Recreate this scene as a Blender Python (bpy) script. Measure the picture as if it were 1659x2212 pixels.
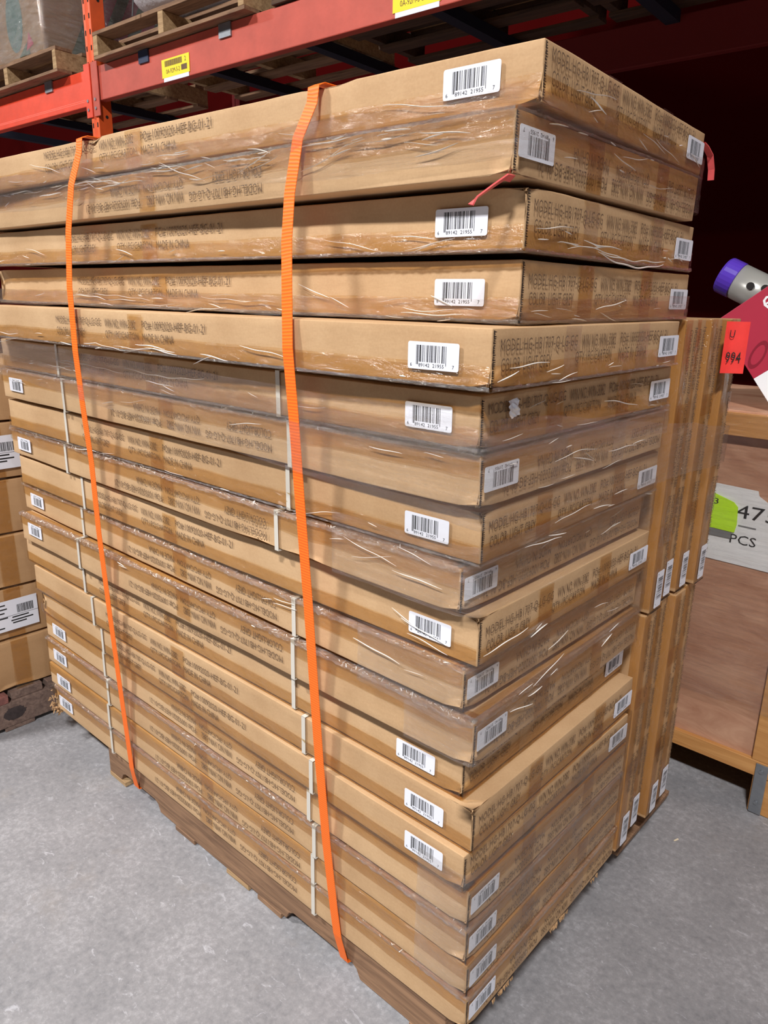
import bpy, math, random
from mathutils import Vector, Matrix, noise

# ------------------------------------------------------------------ reset
for o in list(bpy.data.objects):
    bpy.data.objects.remove(o, do_unlink=True)
scene = bpy.context.scene
COL = scene.collection

# ------------------------------------------------------------------ camera
cd = bpy.data.cameras.new('camera')
cam = bpy.data.objects.new('camera', cd)
COL.objects.link(cam)
cd.sensor_fit = 'HORIZONTAL'
cd.sensor_width = 36.0
cd.lens = 36.0 * 1580.17 / 1659.0
cd.clip_start = 0.02
cam.matrix_world = Matrix(((0.744093, -0.200521, 0.637273, 0.62308),
                           (0.667835, 0.197622, -0.717595, -0.95352),
                           (0.017954, 0.959550, 0.280964, 1.6000),
                           (0, 0, 0, 1)))
scene.camera = cam

# ------------------------------------------------------------------ world, lamps, exposure
w = bpy.data.worlds.new('warehouse_air')
scene.world = w
w.use_nodes = True
w.node_tree.nodes['Background'].inputs[0].default_value = (0.95, 0.97, 1.0, 1)
w.node_tree.nodes['Background'].inputs[1].default_value = 0.03
scene.view_settings.view_transform = 'Standard'
scene.view_settings.look = 'None'
scene.view_settings.gamma = 1.0
scene.view_settings.use_curve_mapping = False
scene.view_settings.exposure = 0.0


def highbay(loc, power, size=(1.2, 0.45), rz=0.0, col=(1.0, 0.985, 0.97)):
    ld = bpy.data.lights.new('high_bay_light', 'AREA')
    ld.shape = 'RECTANGLE'
    ld.size, ld.size_y = size
    ld.energy = power
    ld.color = col
    o = bpy.data.objects.new('high_bay_light', ld)
    COL.objects.link(o)
    o.location = loc
    o.rotation_euler = (0, 0, rz)
    return o


# the row of high-bay fixtures over the aisle the camera stands in
for (lx, ly, pw) in ((2.2, -3.9, 770), (-3.7, -3.9, 620), (-11.5, -3.7, 480), (10.7, -3.7, 360)):
    highbay((lx, ly, 6.5), pw, (0.9, 0.4))

# ------------------------------------------------------------------ materials
MATS = {}


def nodes_of(name):
    m = bpy.data.materials.new(name)
    m.use_nodes = True
    nt = m.node_tree
    b = nt.nodes['Principled BSDF']
    MATS[name] = m
    return m, nt, b


def N(nt, typ, **kw):
    n = nt.nodes.new(typ)
    for k, v in kw.items():
        if k.startswith('i_'):
            key = k[2:].replace('_', ' ')
            n.inputs[key].default_value = v
        else:
            setattr(n, k, v)
    return n


def srgb(r, g, b):
    f = lambda c: (c / 255 / 12.92) if c / 255 <= 0.04045 else ((c / 255 + 0.055) / 1.055) ** 2.4
    return (f(r), f(g), f(b), 1.0)


def ramp(nt, stops):
    r = nt.nodes.new('ShaderNodeValToRGB')
    els = r.color_ramp.elements
    while len(els) < len(stops):
        els.new(0.5)
    for e, (p, c) in zip(els, stops):
        e.position = p
        e.color = c
    return r


def tex(nt, scale=(1, 1, 1), kind='Object'):
    tc = nt.nodes.new('ShaderNodeTexCoord')
    mp = nt.nodes.new('ShaderNodeMapping')
    mp.inputs['Scale'].default_value = scale
    nt.links.new(tc.outputs[kind], mp.inputs[0])
    return mp


def plain(name, col, rough=0.6, metal=0.0, bump=0.0, bscale=60.0, var=0.0, vscale=6.0, stretch=(1, 1, 1), coat=0.0):
    m, nt, b = nodes_of(name)
    b.inputs['Base Color'].default_value = col
    b.inputs['Roughness'].default_value = rough
    b.inputs['Metallic'].default_value = metal
    b.inputs['Coat Weight'].default_value = coat
    if var or bump:
        mp = tex(nt, stretch)
    if var:
        nz = N(nt, 'ShaderNodeTexNoise', i_Scale=vscale, i_Detail=5.0, i_Roughness=0.6)
        nt.links.new(mp.outputs[0], nz.inputs['Vector'])
        lo = tuple(c * (1 - var) for c in col[:3]) + (1,)
        hi = tuple(min(1, c * (1 + var)) for c in col[:3]) + (1,)
        r = ramp(nt, [(0.3, lo), (0.7, hi)])
        nt.links.new(nz.outputs['Fac'], r.inputs[0])
        nt.links.new(r.outputs[0], b.inputs['Base Color'])
    if bump:
        nb = N(nt, 'ShaderNodeTexNoise', i_Scale=bscale, i_Detail=3.0)
        nt.links.new(mp.outputs[0], nb.inputs['Vector'])
        bp = N(nt, 'ShaderNodeBump', i_Strength=bump, i_Distance=0.01)
        nt.links.new(nb.outputs['Fac'], bp.inputs['Height'])
        nt.links.new(bp.outputs[0], b.inputs['Normal'])
    return m


def cardboard(name, base, dark, rough=0.75):
    m, nt, b = nodes_of(name)
    mp = tex(nt)
    oi = nt.nodes.new('ShaderNodeObjectInfo')
    big = N(nt, 'ShaderNodeTexNoise', i_Scale=2.6, i_Detail=5.0, i_Roughness=0.6)
    nt.links.new(mp.outputs[0], big.inputs['Vector'])
    fine = N(nt, 'ShaderNodeTexNoise', i_Scale=260.0, i_Detail=2.0)
    nt.links.new(mp.outputs[0], fine.inputs['Vector'])
    add = N(nt, 'ShaderNodeMath', operation='MULTIPLY_ADD')
    nt.links.new(fine.outputs['Fac'], add.inputs[0])
    add.inputs[1].default_value = 0.22
    nt.links.new(big.outputs['Fac'], add.inputs[2])
    ad2 = N(nt, 'ShaderNodeMath', operation='MULTIPLY_ADD')
    nt.links.new(oi.outputs['Random'], ad2.inputs[0])
    ad2.inputs[1].default_value = 0.16
    nt.links.new(add.outputs[0], ad2.inputs[2])
    r = ramp(nt, [(0.38, dark), (0.82, base)])
    nt.links.new(ad2.outputs[0], r.inputs[0])
    nt.links.new(r.outputs[0], b.inputs['Base Color'])
    b.inputs['Roughness'].default_value = rough
    b.inputs['Specular IOR Level'].default_value = 0.3
    flu = N(nt, 'ShaderNodeTexNoise', i_Scale=45.0, i_Detail=4.0)
    mp2 = tex(nt, (0.35, 0.35, 1.0))
    nt.links.new(mp2.outputs[0], flu.inputs['Vector'])
    bp = N(nt, 'ShaderNodeBump', i_Strength=0.25, i_Distance=0.004)
    nt.links.new(flu.outputs['Fac'], bp.inputs['Height'])
    nt.links.new(bp.outputs[0], b.inputs['Normal'])
    return m


def film(name, tint, gloss=0.35, rough=0.12, haze=0.05, wr_scale=(6, 6, 40), wr=0.8, hazecol=(0.8, 0.78, 0.76, 1)):
    """clear or tinted plastic: transparent + reflective coat with creases + a little white haze"""
    m, nt, b = nodes_of(name)
    nt.nodes.remove(b)
    out = nt.nodes['Material Output']
    mp = tex(nt, wr_scale)
    nz = N(nt, 'ShaderNodeTexNoise', i_Scale=4.0, i_Detail=6.0, i_Roughness=0.65, i_Distortion=0.6)
    nt.links.new(mp.outputs[0], nz.inputs['Vector'])
    bp = N(nt, 'ShaderNodeBump', i_Strength=wr, i_Distance=0.02)
    nt.links.new(nz.outputs['Fac'], bp.inputs['Height'])
    tr = N(nt, 'ShaderNodeBsdfTransparent')
    tr.inputs[0].default_value = tint
    df = N(nt, 'ShaderNodeBsdfDiffuse')
    df.inputs[0].default_value = hazecol
    nt.links.new(bp.outputs[0], df.inputs['Normal'])
    gl = N(nt, 'ShaderNodeBsdfGlossy')
    gl.inputs['Roughness'].default_value = rough
    gl.inputs[0].default_value = (1, 1, 1, 1)
    nt.links.new(bp.outputs[0], gl.inputs['Normal'])
    m1 = N(nt, 'ShaderNodeMixShader')
    hz = N(nt, 'ShaderNodeMath', operation='MULTIPLY')
    rr = ramp(nt, [(0.4, (0.15, 0.15, 0.15, 1)), (0.75, (1, 1, 1, 1))])
    nt.links.new(nz.outputs['Fac'], rr.inputs[0])
    nt.links.new(rr.outputs[0], hz.inputs[0])
    hz.inputs[1].default_value = haze * 2
    nt.links.new(hz.outputs[0], m1.inputs[0])
    nt.links.new(tr.outputs[0], m1.inputs[1])
    nt.links.new(df.outputs[0], m1.inputs[2])
    fr = N(nt, 'ShaderNodeLayerWeight')
    nt.links.new(bp.outputs[0], fr.inputs['Normal'])
    pw5 = N(nt, 'ShaderNodeMath', operation='POWER')
    nt.links.new(fr.outputs['Facing'], pw5.inputs[0])
    pw5.inputs[1].default_value = 4.0
    ga = N(nt, 'ShaderNodeMath', operation='MULTIPLY_ADD', use_clamp=True)
    nt.links.new(pw5.outputs[0], ga.inputs[0])
    ga.inputs[1].default_value = 0.35 * gloss
    ga.inputs[2].default_value = 0.05 * gloss
    m2 = N(nt, 'ShaderNodeMixShader')
    nt.links.new(ga.outputs[0], m2.inputs[0])
    nt.links.new(m1.outputs[0], m2.inputs[1])
    nt.links.new(gl.outputs[0], m2.inputs[2])
    nt.links.new(m2.outputs[0], out.inputs['Surface'])
    return m


def wood(name, c1, c2, scale=(2, 30, 30), rough=0.8):
    m, nt, b = nodes_of(name)
    mp = tex(nt, scale)
    oi = nt.nodes.new('ShaderNodeObjectInfo')
    ad = N(nt, 'ShaderNodeVectorMath', operation='ADD')
    nt.links.new(mp.outputs[0], ad.inputs[0])
    nt.links.new(oi.outputs['Location'], ad.inputs[1])
    nz = N(nt, 'ShaderNodeTexNoise', i_Scale=1.6, i_Detail=7.0, i_Roughness=0.62, i_Distortion=0.8)
    nt.links.new(ad.outputs[0], nz.inputs['Vector'])
    r = ramp(nt, [(0.3, c2), (0.72, c1)])
    nt.links.new(nz.outputs['Fac'], r.inputs[0])
    nt.links.new(r.outputs[0], b.inputs['Base Color'])
    b.inputs['Roughness'].default_value = rough
    bp = N(nt, 'ShaderNodeBump', i_Strength=0.35, i_Distance=0.004)
    nt.links.new(nz.outputs['Fac'], bp.inputs['Height'])
    nt.links.new(bp.outputs[0], b.inputs['Normal'])
    return m


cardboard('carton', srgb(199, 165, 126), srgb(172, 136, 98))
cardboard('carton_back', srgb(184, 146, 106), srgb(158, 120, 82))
plain('ink', srgb(112, 88, 66), 0.8, var=0.4, vscale=300.0)
plain('ink_black', srgb(26, 25, 27), 0.7)
plain('seam_dark', srgb(48, 32, 22), 0.9, var=0.5, vscale=300)
plain('torn_fibre', srgb(172, 136, 98), 0.95, var=0.35, vscale=90, bump=0.6, bscale=160)
film('tape', (0.90, 0.785, 0.585, 1), gloss=1.3, rough=0.18, haze=0.015, wr_scale=(4, 9, 9), wr=0.55, hazecol=(0.55, 0.40, 0.24, 1))
film('stretch_film', (0.955, 0.945, 0.93, 1), gloss=1.3, rough=0.13, haze=0.012, wr_scale=(2.0, 2.0, 22), wr=0.95, hazecol=(0.60, 0.55, 0.52, 1))
film('load_film', (0.90, 0.90, 0.90, 1), gloss=2.8, rough=0.16, haze=0.15, wr_scale=(3, 3, 16), wr=1.0, hazecol=(0.72, 0.72, 0.72, 1))
film('crinkle', (0.94, 0.88, 0.80, 1), gloss=3.0, rough=0.2, haze=0.03, wr_scale=(30, 30, 30), wr=0.6, hazecol=(0.66, 0.58, 0.50, 1))
plain('label_white', srgb(226, 228, 238), 0.55)
plain('band_white', srgb(205, 200, 190), 0.45)
plain('sleeve_grey', srgb(120, 120, 122), 0.4)
wood('pallet_wood', srgb(158, 122, 92), srgb(104, 76, 56), (3, 30, 40))
wood('pallet_pale', srgb(196, 164, 122), srgb(138, 106, 72), (3, 30, 40))
wood('pallet_grey', srgb(140, 116, 104), srgb(86, 68, 62), (3, 30, 40))
wood('pallet_red', srgb(150, 96, 88), srgb(104, 66, 62), (3, 30, 40))
wood('crate_pine', srgb(206, 152, 92), srgb(176, 120, 64), (2, 24, 24), 0.6)
wood('crate_ply', srgb(196, 152, 124), srgb(158, 108, 82), (3, 3, 9), 0.65)
plain('beam_faded', srgb(190, 82, 66), 0.55, var=0.16, vscale=5, bump=0.05)
plain('beam_orange', srgb(226, 72, 44), 0.5, var=0.14, vscale=5, bump=0.05)
plain('post_orange', srgb(226, 90, 38), 0.5, var=0.15, vscale=7)
plain('glint_white', srgb(236, 232, 226), 0.25)  # film glints painted as white creases and flecks
plain('slot_black', srgb(24, 18, 16), 0.8)
plain('steel', srgb(150, 154, 160), 0.4, 0.75, var=0.15, vscale=20)
plain('blue_steel', srgb(40, 50, 76), 0.6)
plain('bar_shaded', srgb(22, 26, 44), 0.7)  # cross bars: blue darkened to carry the shade under the shelf
wood('pallet_shaded', srgb(96, 68, 48), srgb(52, 36, 26), (3, 30, 40))  # shelf shade put into the wood tone of the right-hand rack pallets
plain('red_paint', srgb(74, 6, 6), 0.95)
MATS['red_paint'].node_tree.nodes['Principled BSDF'].inputs['Specular IOR Level'].default_value = 0.05
plain('rack_rear_shaded', srgb(116, 18, 16), 0.7)  # rear posts and beams: shade inside the rack put into the colour
plain('label_yellow', srgb(250, 222, 30), 0.5)
plain('note_green', srgb(190, 238, 30), 0.6)
plain('tag_red', srgb(240, 58, 52), 0.55, var=0.08, vscale=30)
plain('tie_pink', srgb(224, 92, 92), 0.45, var=0.12, vscale=60)
plain('box_red', srgb(166, 40, 62), 0.45, var=0.05)
plain('box_red_dark', srgb(128, 22, 42), 0.45)
plain('paper_white', srgb(226, 226, 228), 0.7, var=0.05)
plain('purple_plastic', srgb(82, 54, 168), 0.22)
plain('brushed_metal', srgb(178, 176, 170), 0.3, 0.45)
plain('print_green', srgb(62, 92, 62), 0.6)
plain('print_red', srgb(150, 42, 58), 0.6)
plain('print_teal', srgb(104, 132, 122), 0.6)
plain('print_pink', srgb(206, 74, 96), 0.6)
plain('bag_white', srgb(214, 212, 218), 0.5, bump=0.6, bscale=30)
plain('cord_black', srgb(34, 30, 30), 0.6)
plain('smudge', srgb(58, 48, 48), 0.9, var=0.4, vscale=40)
plain('dark_wrap', srgb(44, 34, 38), 0.3, bump=0.7, bscale=30)
plain('splinter', srgb(222, 206, 178), 0.8)


def mat_webbing():
    m, nt, b = nodes_of('orange_webbing')
    mp = tex(nt, (1, 1, 1), 'UV')
    wv = N(nt, 'ShaderNodeTexWave', i_Scale=1.0, i_Distortion=0.3, i_Detail=1.0)
    wv.bands_direction = 'Y'
    nt.links.new(mp.outputs[0], wv.inputs['Vector'])
    r = ramp(nt, [(0.1, srgb(236, 98, 12)), (0.6, srgb(255, 118, 18))])
    nt.links.new(wv.outputs['Fac'], r.inputs[0])
    nt.links.new(r.outputs[0], b.inputs['Base Color'])
    b.inputs['Roughness'].default_value = 0.55
    bp = N(nt, 'ShaderNodeBump', i_Strength=0.3, i_Distance=0.001)
    nt.links.new(wv.outputs['Fac'], bp.inputs['Height'])
    nt.links.new(bp.outputs[0], b.inputs['Normal'])


mat_webbing()


def mat_floor():
    m, nt, b = nodes_of('concrete')
    mp = tex(nt)
    n1 = N(nt, 'ShaderNodeTexNoise', i_Scale=3.2, i_Detail=8.0, i_Roughness=0.65)
    n2 = N(nt, 'ShaderNodeTexNoise', i_Scale=55.0, i_Detail=8.0, i_Roughness=0.75)
    nt.links.new(mp.outputs[0], n1.inputs['Vector'])
    nt.links.new(mp.outputs[0], n2.inputs['Vector'])
    a = N(nt, 'ShaderNodeMath', operation='MULTIPLY_ADD')
    nt.links.new(n2.outputs['Fac'], a.inputs[0])
    a.inputs[1].default_value = 0.6
    h1 = N(nt, 'ShaderNodeMath', operation='MULTIPLY')
    nt.links.new(n1.outputs['Fac'], h1.inputs[0])
    h1.inputs[1].default_value = 0.45
    nt.links.new(h1.outputs[0], a.inputs[2])
    r = ramp(nt, [(0.36, srgb(114, 114, 118)), (0.54, srgb(140, 139, 142)), (0.70, srgb(170, 169, 173))])
    nt.links.new(a.outputs[0], r.inputs[0])
    # pale scuffs: patchy flecks and streaks
    n3 = N(nt, 'ShaderNodeTexNoise', i_Scale=16.0, i_Detail=9.0, i_Roughness=0.72, i_Distortion=1.2)
    mp3 = tex(nt, (1.0, 2.2, 1.0))
    mp3.inputs['Rotation'].default_value = (0, 0, 0.5)
    nt.links.new(mp3.outputs[0], n3.inputs['Vector'])
    r3 = ramp(nt, [(0.60, (0, 0, 0, 1)), (0.68, (1, 1, 1, 1))])
    nt.links.new(n3.outputs['Fac'], r3.inputs[0])
    n4 = N(nt, 'ShaderNodeTexVoronoi', i_Scale=60.0)
    nt.links.new(mp.outputs[0], n4.inputs['Vector'])
    r4 = ramp(nt, [(0.05, (1, 1, 1, 1)), (0.13, (0, 0, 0, 1))])
    nt.links.new(n4.outputs['Distance'], r4.inputs[0])
    mx0 = N(nt, 'ShaderNodeMath', operation='MAXIMUM')
    mul = N(nt, 'ShaderNodeMath', operation='MULTIPLY')
    nt.links.new(r4.outputs[0], mul.inputs[0])
    nt.links.new(n1.outputs['Fac'], mul.inputs[1])
    nt.links.new(r3.outputs[0], mx0.inputs[0])
    nt.links.new(mul.outputs[0], mx0.inputs[1])
    sc = N(nt, 'ShaderNodeMath', operation='MULTIPLY')
    nt.links.new(mx0.outputs[0], sc.inputs[0])
    sc.inputs[1].default_value = 0.55
    mx = N(nt, 'ShaderNodeMix', data_type='RGBA')
    nt.links.new(sc.outputs[0], mx.inputs[0])
    nt.links.new(r.outputs[0], mx.inputs[6])
    mx.inputs[7].default_value = srgb(196, 196, 203)
    # brownish stains
    n5 = N(nt, 'ShaderNodeTexNoise', i_Scale=2.2, i_Detail=6.0, i_Roughness=0.7)
    mp5 = tex(nt)
    mp5.inputs['Location'].default_value = (3.1, 7.7, 0)
    nt.links.new(mp5.outputs[0], n5.inputs['Vector'])
    r5 = ramp(nt, [(0.56, (0, 0, 0, 1)), (0.72, (0.35, 0.35, 0.35, 1))])
    nt.links.new(n5.outputs['Fac'], r5.inputs[0])
    mx2 = N(nt, 'ShaderNodeMix', data_type='RGBA')
    nt.links.new(r5.outputs[0], mx2.inputs[0])
    nt.links.new(mx.outputs[2], mx2.inputs[6])
    mx2.inputs[7].default_value = srgb(142, 130, 118)
    nt.links.new(mx2.outputs[2], b.inputs['Base Color'])
    b.inputs['Roughness'].default_value = 0.6
    bp = N(nt, 'ShaderNodeBump', i_Strength=0.12, i_Distance=0.01)
    nt.links.new(a.outputs[0], bp.inputs['Height'])
    nt.links.new(bp.outputs[0], b.inputs['Normal'])


mat_floor()

# ------------------------------------------------------------------ mesh helpers


class MB:
    def __init__(self):
        self.v, self.f, self.uv = [], [], None

    def quad(self, a, b, c, d):
        i = len(self.v)
        self.v += [tuple(a), tuple(b), tuple(c), tuple(d)]
        self.f.append((i, i + 1, i + 2, i + 3))

    def box(self, x0, x1, y0, y1, z0, z1, jit=0.0, rnd=None):
        i = len(self.v)
        for z in (z0, z1):
            for (x, y) in ((x0, y0), (x1, y0), (x1, y1), (x0, y1)):
                if jit:
                    x += rnd.uniform(-jit, jit)
                    y += rnd.uniform(-jit, jit)
                    z_ = z + rnd.uniform(-jit, jit) * 0.5
                else:
                    z_ = z
                self.v.append((x, y, z_))
        for q in ((0, 3, 2, 1), (4, 5, 6, 7), (0, 1, 5, 4), (1, 2, 6, 5), (2, 3, 7, 6), (3, 0, 4, 7)):
            self.f.append(tuple(i + k for k in q))

    def prism(self, pts, axis, a, b):
        """extrude a closed 2D outline along axis 'x','y' or 'z' from a to b"""
        n = len(pts)
        i = len(self.v)

        def mk(p, t):
            if axis == 'x':
                return (t, p[0], p[1])
            if axis == 'y':
                return (p[0], t, p[1])
            return (p[0], p[1], t)
        self.v += [mk(p, a) for p in pts] + [mk(p, b) for p in pts]
        self.f.append(tuple(i + k for k in range(n - 1, -1, -1)))
        self.f.append(tuple(i + n + k for k in range(n)))
        for k in range(n):
            k2 = (k + 1) % n
            self.f.append((i + k, i + k2, i + n + k2, i + n + k))

    def grid(self, fn, nu, nv):
        i = len(self.v)
        for a in range(nu + 1):
            for b in range(nv + 1):
                self.v.append(tuple(fn(a / nu, b / nv)))
        for a in range(nu):
            for b in range(nv):
                p = i + a * (nv + 1) + b
                self.f.append((p, p + nv + 1, p + nv + 2, p + 1))

    def cyl(self, p0, p1, r0, r1=None, n=20, caps=True):
        r1 = r0 if r1 is None else r1
        p0, p1 = Vector(p0), Vector(p1)
        d = (p1 - p0).normalized()
        u = d.orthogonal().normalized()
        v = d.cross(u)
        i = len(self.v)
        for p, r in ((p0, r0), (p1, r1)):
            for k in range(n):
                t = 2 * math.pi * k / n
                self.v.append(tuple(p + (u * math.cos(t) + v * math.sin(t)) * r))
        for k in range(n):
            k2 = (k + 1) % n
            self.f.append((i + k, i + k2, i + n + k2, i + n + k))
        if caps:
            self.f.append(tuple(i + k for k in range(n - 1, -1, -1)))
            self.f.append(tuple(i + n + k for k in range(n)))

    def mesh(self, name, smooth=False, fix=True):
        me = bpy.data.meshes.new(name)
        me.from_pydata(self.v, [], self.f)
        if fix:
            import bmesh
            bm = bmesh.new()
            bm.from_mesh(me)
            bmesh.ops.recalc_face_normals(bm, faces=bm.faces)
            bm.to_mesh(me)
            bm.free()
        if smooth:
            me.polygons.foreach_set('use_smooth', [True] * len(me.polygons))
        me.update()
        return me


def put(name, me, mat, parent=None, M=None, bevel=0.0):
    o = bpy.data.objects.new(name, me)
    COL.objects.link(o)
    if mat is not None and len(me.materials) == 0:
        me.materials.append(MATS[mat])
    if parent is not None:
        o.parent = parent
    if M is not None:
        o.matrix_basis = M
    if bevel:
        md = o.modifiers.new('bevel', 'BEVEL')
        md.width = bevel
        md.segments = 2
        md.limit_method = 'ANGLE'
    return o


def root(name, M):
    o = bpy.data.objects.new(name, None)
    COL.objects.link(o)
    o.empty_display_size = 0.1
    o.matrix_basis = M
    return o


def tag(o, label, cat, group=None):
    o['label'] = label
    o['category'] = cat
    if group:
        o['group'] = group
    return o


def structure(o):
    o['kind'] = 'structure'
    return o


def frame_M(org, ex, ey, ez):
    return Matrix(((ex[0], ey[0], ez[0], org[0]), (ex[1], ey[1], ez[1], org[1]), (ex[2], ey[2], ez[2], org[2]), (0, 0, 0, 1)))


TXT = {}


def text_segment(s):
    """flat letters of the string, normalised to the unit box [0,1]x[0,1]"""
    if s in TXT:
        return TXT[s]
    cu = bpy.data.curves.new('letters', 'FONT')
    cu.body = s
    cu.resolution_u = 2
    cu.offset = 0.0
    ob = bpy.data.objects.new('letters', cu)
    COL.objects.link(ob)
    bpy.context.view_layer.update()
    me = bpy.data.meshes.new_from_object(ob.evaluated_get(bpy.context.evaluated_depsgraph_get()))
    bpy.data.objects.remove(ob, do_unlink=True)
    vs = [v.co.copy() for v in me.vertices]
    fs = [tuple(p.vertices) for p in me.polygons]
    x0, x1 = min(v.x for v in vs), max(v.x for v in vs)
    y0, y1 = min(v.y for v in vs), max(v.y for v in vs)
    TXT[s] = ([((v.x - x0) / (x1 - x0), (v.y - y0) / (y1 - y0)) for v in vs], fs)
    return TXT[s]


def text_mesh(name, segs):
    """segs: (string, x0, x1, y0, y1) in a flat XY sheet"""
    mb = MB()
    for s, x0, x1, y0, y1 in segs:
        vs, fs = text_segment(s)
        i = len(mb.v)
        mb.v += [(x0 + a * (x1 - x0), y0 + b * (y1 - y0), 0.0) for a, b in vs]
        mb.f += [tuple(i + k for k in f) for f in fs]
    return mb.mesh(name, fix=False)


# ------------------------------------------------------------------ room: floor, wall
mb = MB()
mb.quad((-14, -8, 0), (9, -8, 0), (9, 3.6, 0), (-14, 3.6, 0))
structure(put('floor', mb.mesh('floor'), 'concrete'))
mb = MB()
mb.box(-14, 9, 3.6, 3.75, 0, 6.5)
structure(put('wall_back', mb.mesh('wall_back'), 'red_paint'))

# ------------------------------------------------------------------ cartons
CL, CW = 1.8535, 0.7008
# x, y, yaw, z, slope along length, slope along width, thickness; top of the stack first
BOX = [[0.0377, 0.0113, 0.0456, 1.8574, -0.0007, -0.0061, 0.0819], [0.0224, -0.0263, 0.0065, 1.7646, 0.0011, -0.006, 0.086],
       [0.021, 0.019, 0.0223, 1.6692, 0.0009, -0.0036, 0.0905], [0.0108, 0.0349, 0.0129, 1.5667, 0.001, 0.0014, 0.0943],
       [0.0347, -0.0676, 0.0017, 1.4737, -0.0016, 0.0029, 0.0905], [0.0029, -0.04, -0.0206, 1.3764, -0.0034, 0.0107, 0.0874],
       [0.0036, -0.0334, -0.0122, 1.2802, -0.0034, 0.0092, 0.0905], [-0.0028, -0.0112, -0.0055, 1.182, -0.0028, 0.005, 0.0923],
       [-0.0297, -0.0247, -0.0171, 1.0894, -0.0027, 0.0025, 0.0858], [-0.0062, 0.0038, -0.0052, 0.9882, -0.0017, 0.0011, 0.0941],
       [-0.026, -0.0056, -0.0161, 0.8947, -0.0014, 0.0001, 0.087], [-0.0015, -0.0015, 0.0026, 0.7912, 0.0011, -0.0018, 0.0947],
       [-0.0356, 0.021, 0.004, 0.6975, 0.003, -0.0028, 0.082], [-0.0011, 0.0124, -0.0013, 0.6017, 0.0002, -0.0012, 0.0931],
       [-0.0067, 0.0004, -0.0147, 0.5145, -0.0009, -0.0031, 0.0838], [-0.007, 0.0212, -0.0078, 0.4123, 0.0035, -0.0029, 0.0907],
       [-0.0067, 0.0221, -0.0043, 0.3174, 0.0028, 0.0015, 0.09], [-0.0057, 0.0312, 0.0013, 0.2291, 0.0024, 0.0008, 0.0837],
       [-0.0035, 0.0337, 0.0014, 0.1333, 0.0005, 0.0008, 0.0923]]
FLIP = {2, 7, 9, 11, 12, 16, 17, 18, 19}


def box_frame(r):
    x, y, yaw, z, sl, sw, t = r
    dl = Vector((-math.cos(yaw), -math.sin(yaw), sl)).normalized()
    dw = Vector((-math.sin(yaw), math.cos(yaw), sw))
    ex = -dl
    ez = ex.cross(dw).normalized()
    ey = ez.cross(ex)
    return frame_M((x, y, z), ex, ey, ez), t


def rounded_box(L, W, t, r, seed, nx=44, ny=18, nz=5, amp=0.0022, dents=()):
    """carton body x -L..0, y 0..W, z 0..t with soft edges, hollow-ish walls and dents (inward only)"""
    mb = MB()

    def warp(p):
        x, y, z = p
        cx = min(max(x, -L + r), -r)
        cy = min(max(y, r), W - r)
        cz = min(max(z, r), t - r)
        d = Vector((x - cx, y - cy, z - cz))
        if d.length > 1e-9:
            n = d.normalized()
            q = Vector((cx, cy, cz)) + n * r
        else:
            n = Vector((0, 0, 0))
            q = Vector((x, y, z))
        h = 0.5 + 0.5 * noise.noise(Vector((x * 3.1 + seed * 7.3, y * 3.1, z * 14 + seed)))
        h2 = 0.5 + 0.5 * noise.noise(Vector((x * 14 + seed * 3.7, y * 14, z * 34 - seed)))
        q -= n * (amp * h + amp * 0.5 * h2)
        for (dx, dy, dz, rad, dep) in dents:
            dd = (Vector((x, y, z)) - Vector((dx, dy, dz))).length
            if dd < rad:
                k = (1 - dd / rad) ** 2 * dep
                q -= n * k
        return q

    def coords(n, a, b):
        out = [a + (b - a) * k / n for k in range(n + 1)]
        return sorted(set([round(v, 6) for v in out] + [round(a + r * 0.5, 6), round(b - r * 0.5, 6), round(a + r, 6), round(b - r, 6)]))
    X, Y, Z = coords(nx, -L, 0), coords(ny, 0, W), coords(nz, 0, t)

    def face(A, B, fn):
        i = len(mb.v)
        for a in A:
            for b in B:
                mb.v.append(tuple(warp(fn(a, b))))
        nb = len(B)
        for a in range(len(A) - 1):
            for b in range(nb - 1):
                p = i + a * nb + b
                mb.f.append((p, p + nb, p + nb + 1, p + 1))
    face(X, Z, lambda a, b: (a, 0, b))
    face(X, Z, lambda a, b: (a, W, b))
    face(Y, Z, lambda a, b: (-L, a, b))
    face(Y, Z, lambda a, b: (0, a, b))
    face(X, Y, lambda a, b: (a, b, 0))
    face(X, Y, lambda a, b: (a, b, t))
    import bmesh
    me = mb.mesh('box_body', fix=False)
    bm = bmesh.new()
    bm.from_mesh(me)
    bmesh.ops.remove_doubles(bm, verts=bm.verts, dist=1e-5)
    bmesh.ops.recalc_face_normals(bm, faces=bm.faces)
    bm.to_mesh(me)
    bm.free()
    me.polygons.foreach_set('use_smooth', [True] * len(me.polygons))
    return me


# print, long side: sheet X = distance from the front corner (negative to the left), sheet Y = height
LONG = [('MODEL:HG-HB1707-Q-LG-GG', -1.340, -1.112, 0.049, 0.068), ('WIN NO.:WIN-3382', -1.092, -0.955, 0.049, 0.068),
        ('PO#:10092020-HEF-BG-01-21', -0.928, -0.690, 0.049, 0.068), ('COLOR:LIGHT GREY', -1.340, -1.190, 0.023, 0.041),
        ('QTY:1PC/CARTON', -1.092, -0.945, 0.023, 0.041), ('MADE IN CHINA', -0.928, -0.805, 0.023, 0.041)]
SHORT = [('MODEL:HG-HB1707-Q-LG-GG', 0.020, 0.250, 0.052, 0.073), ('WIN NO.:WIN-3382', 0.266, 0.395, 0.052, 0.073),
         ('PO#:10092020-HEF-BG-01-21', 0.414, 0.632, 0.052, 0.073), ('COLOR: LIGHT GREY', 0.024, 0.168, 0.026, 0.046),
         ('QTY:1PC/CARTON', 0.247, 0.382, 0.026, 0.046), ('MADE IN CHINA', 0.412, 0.534, 0.026, 0.046)]
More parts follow.
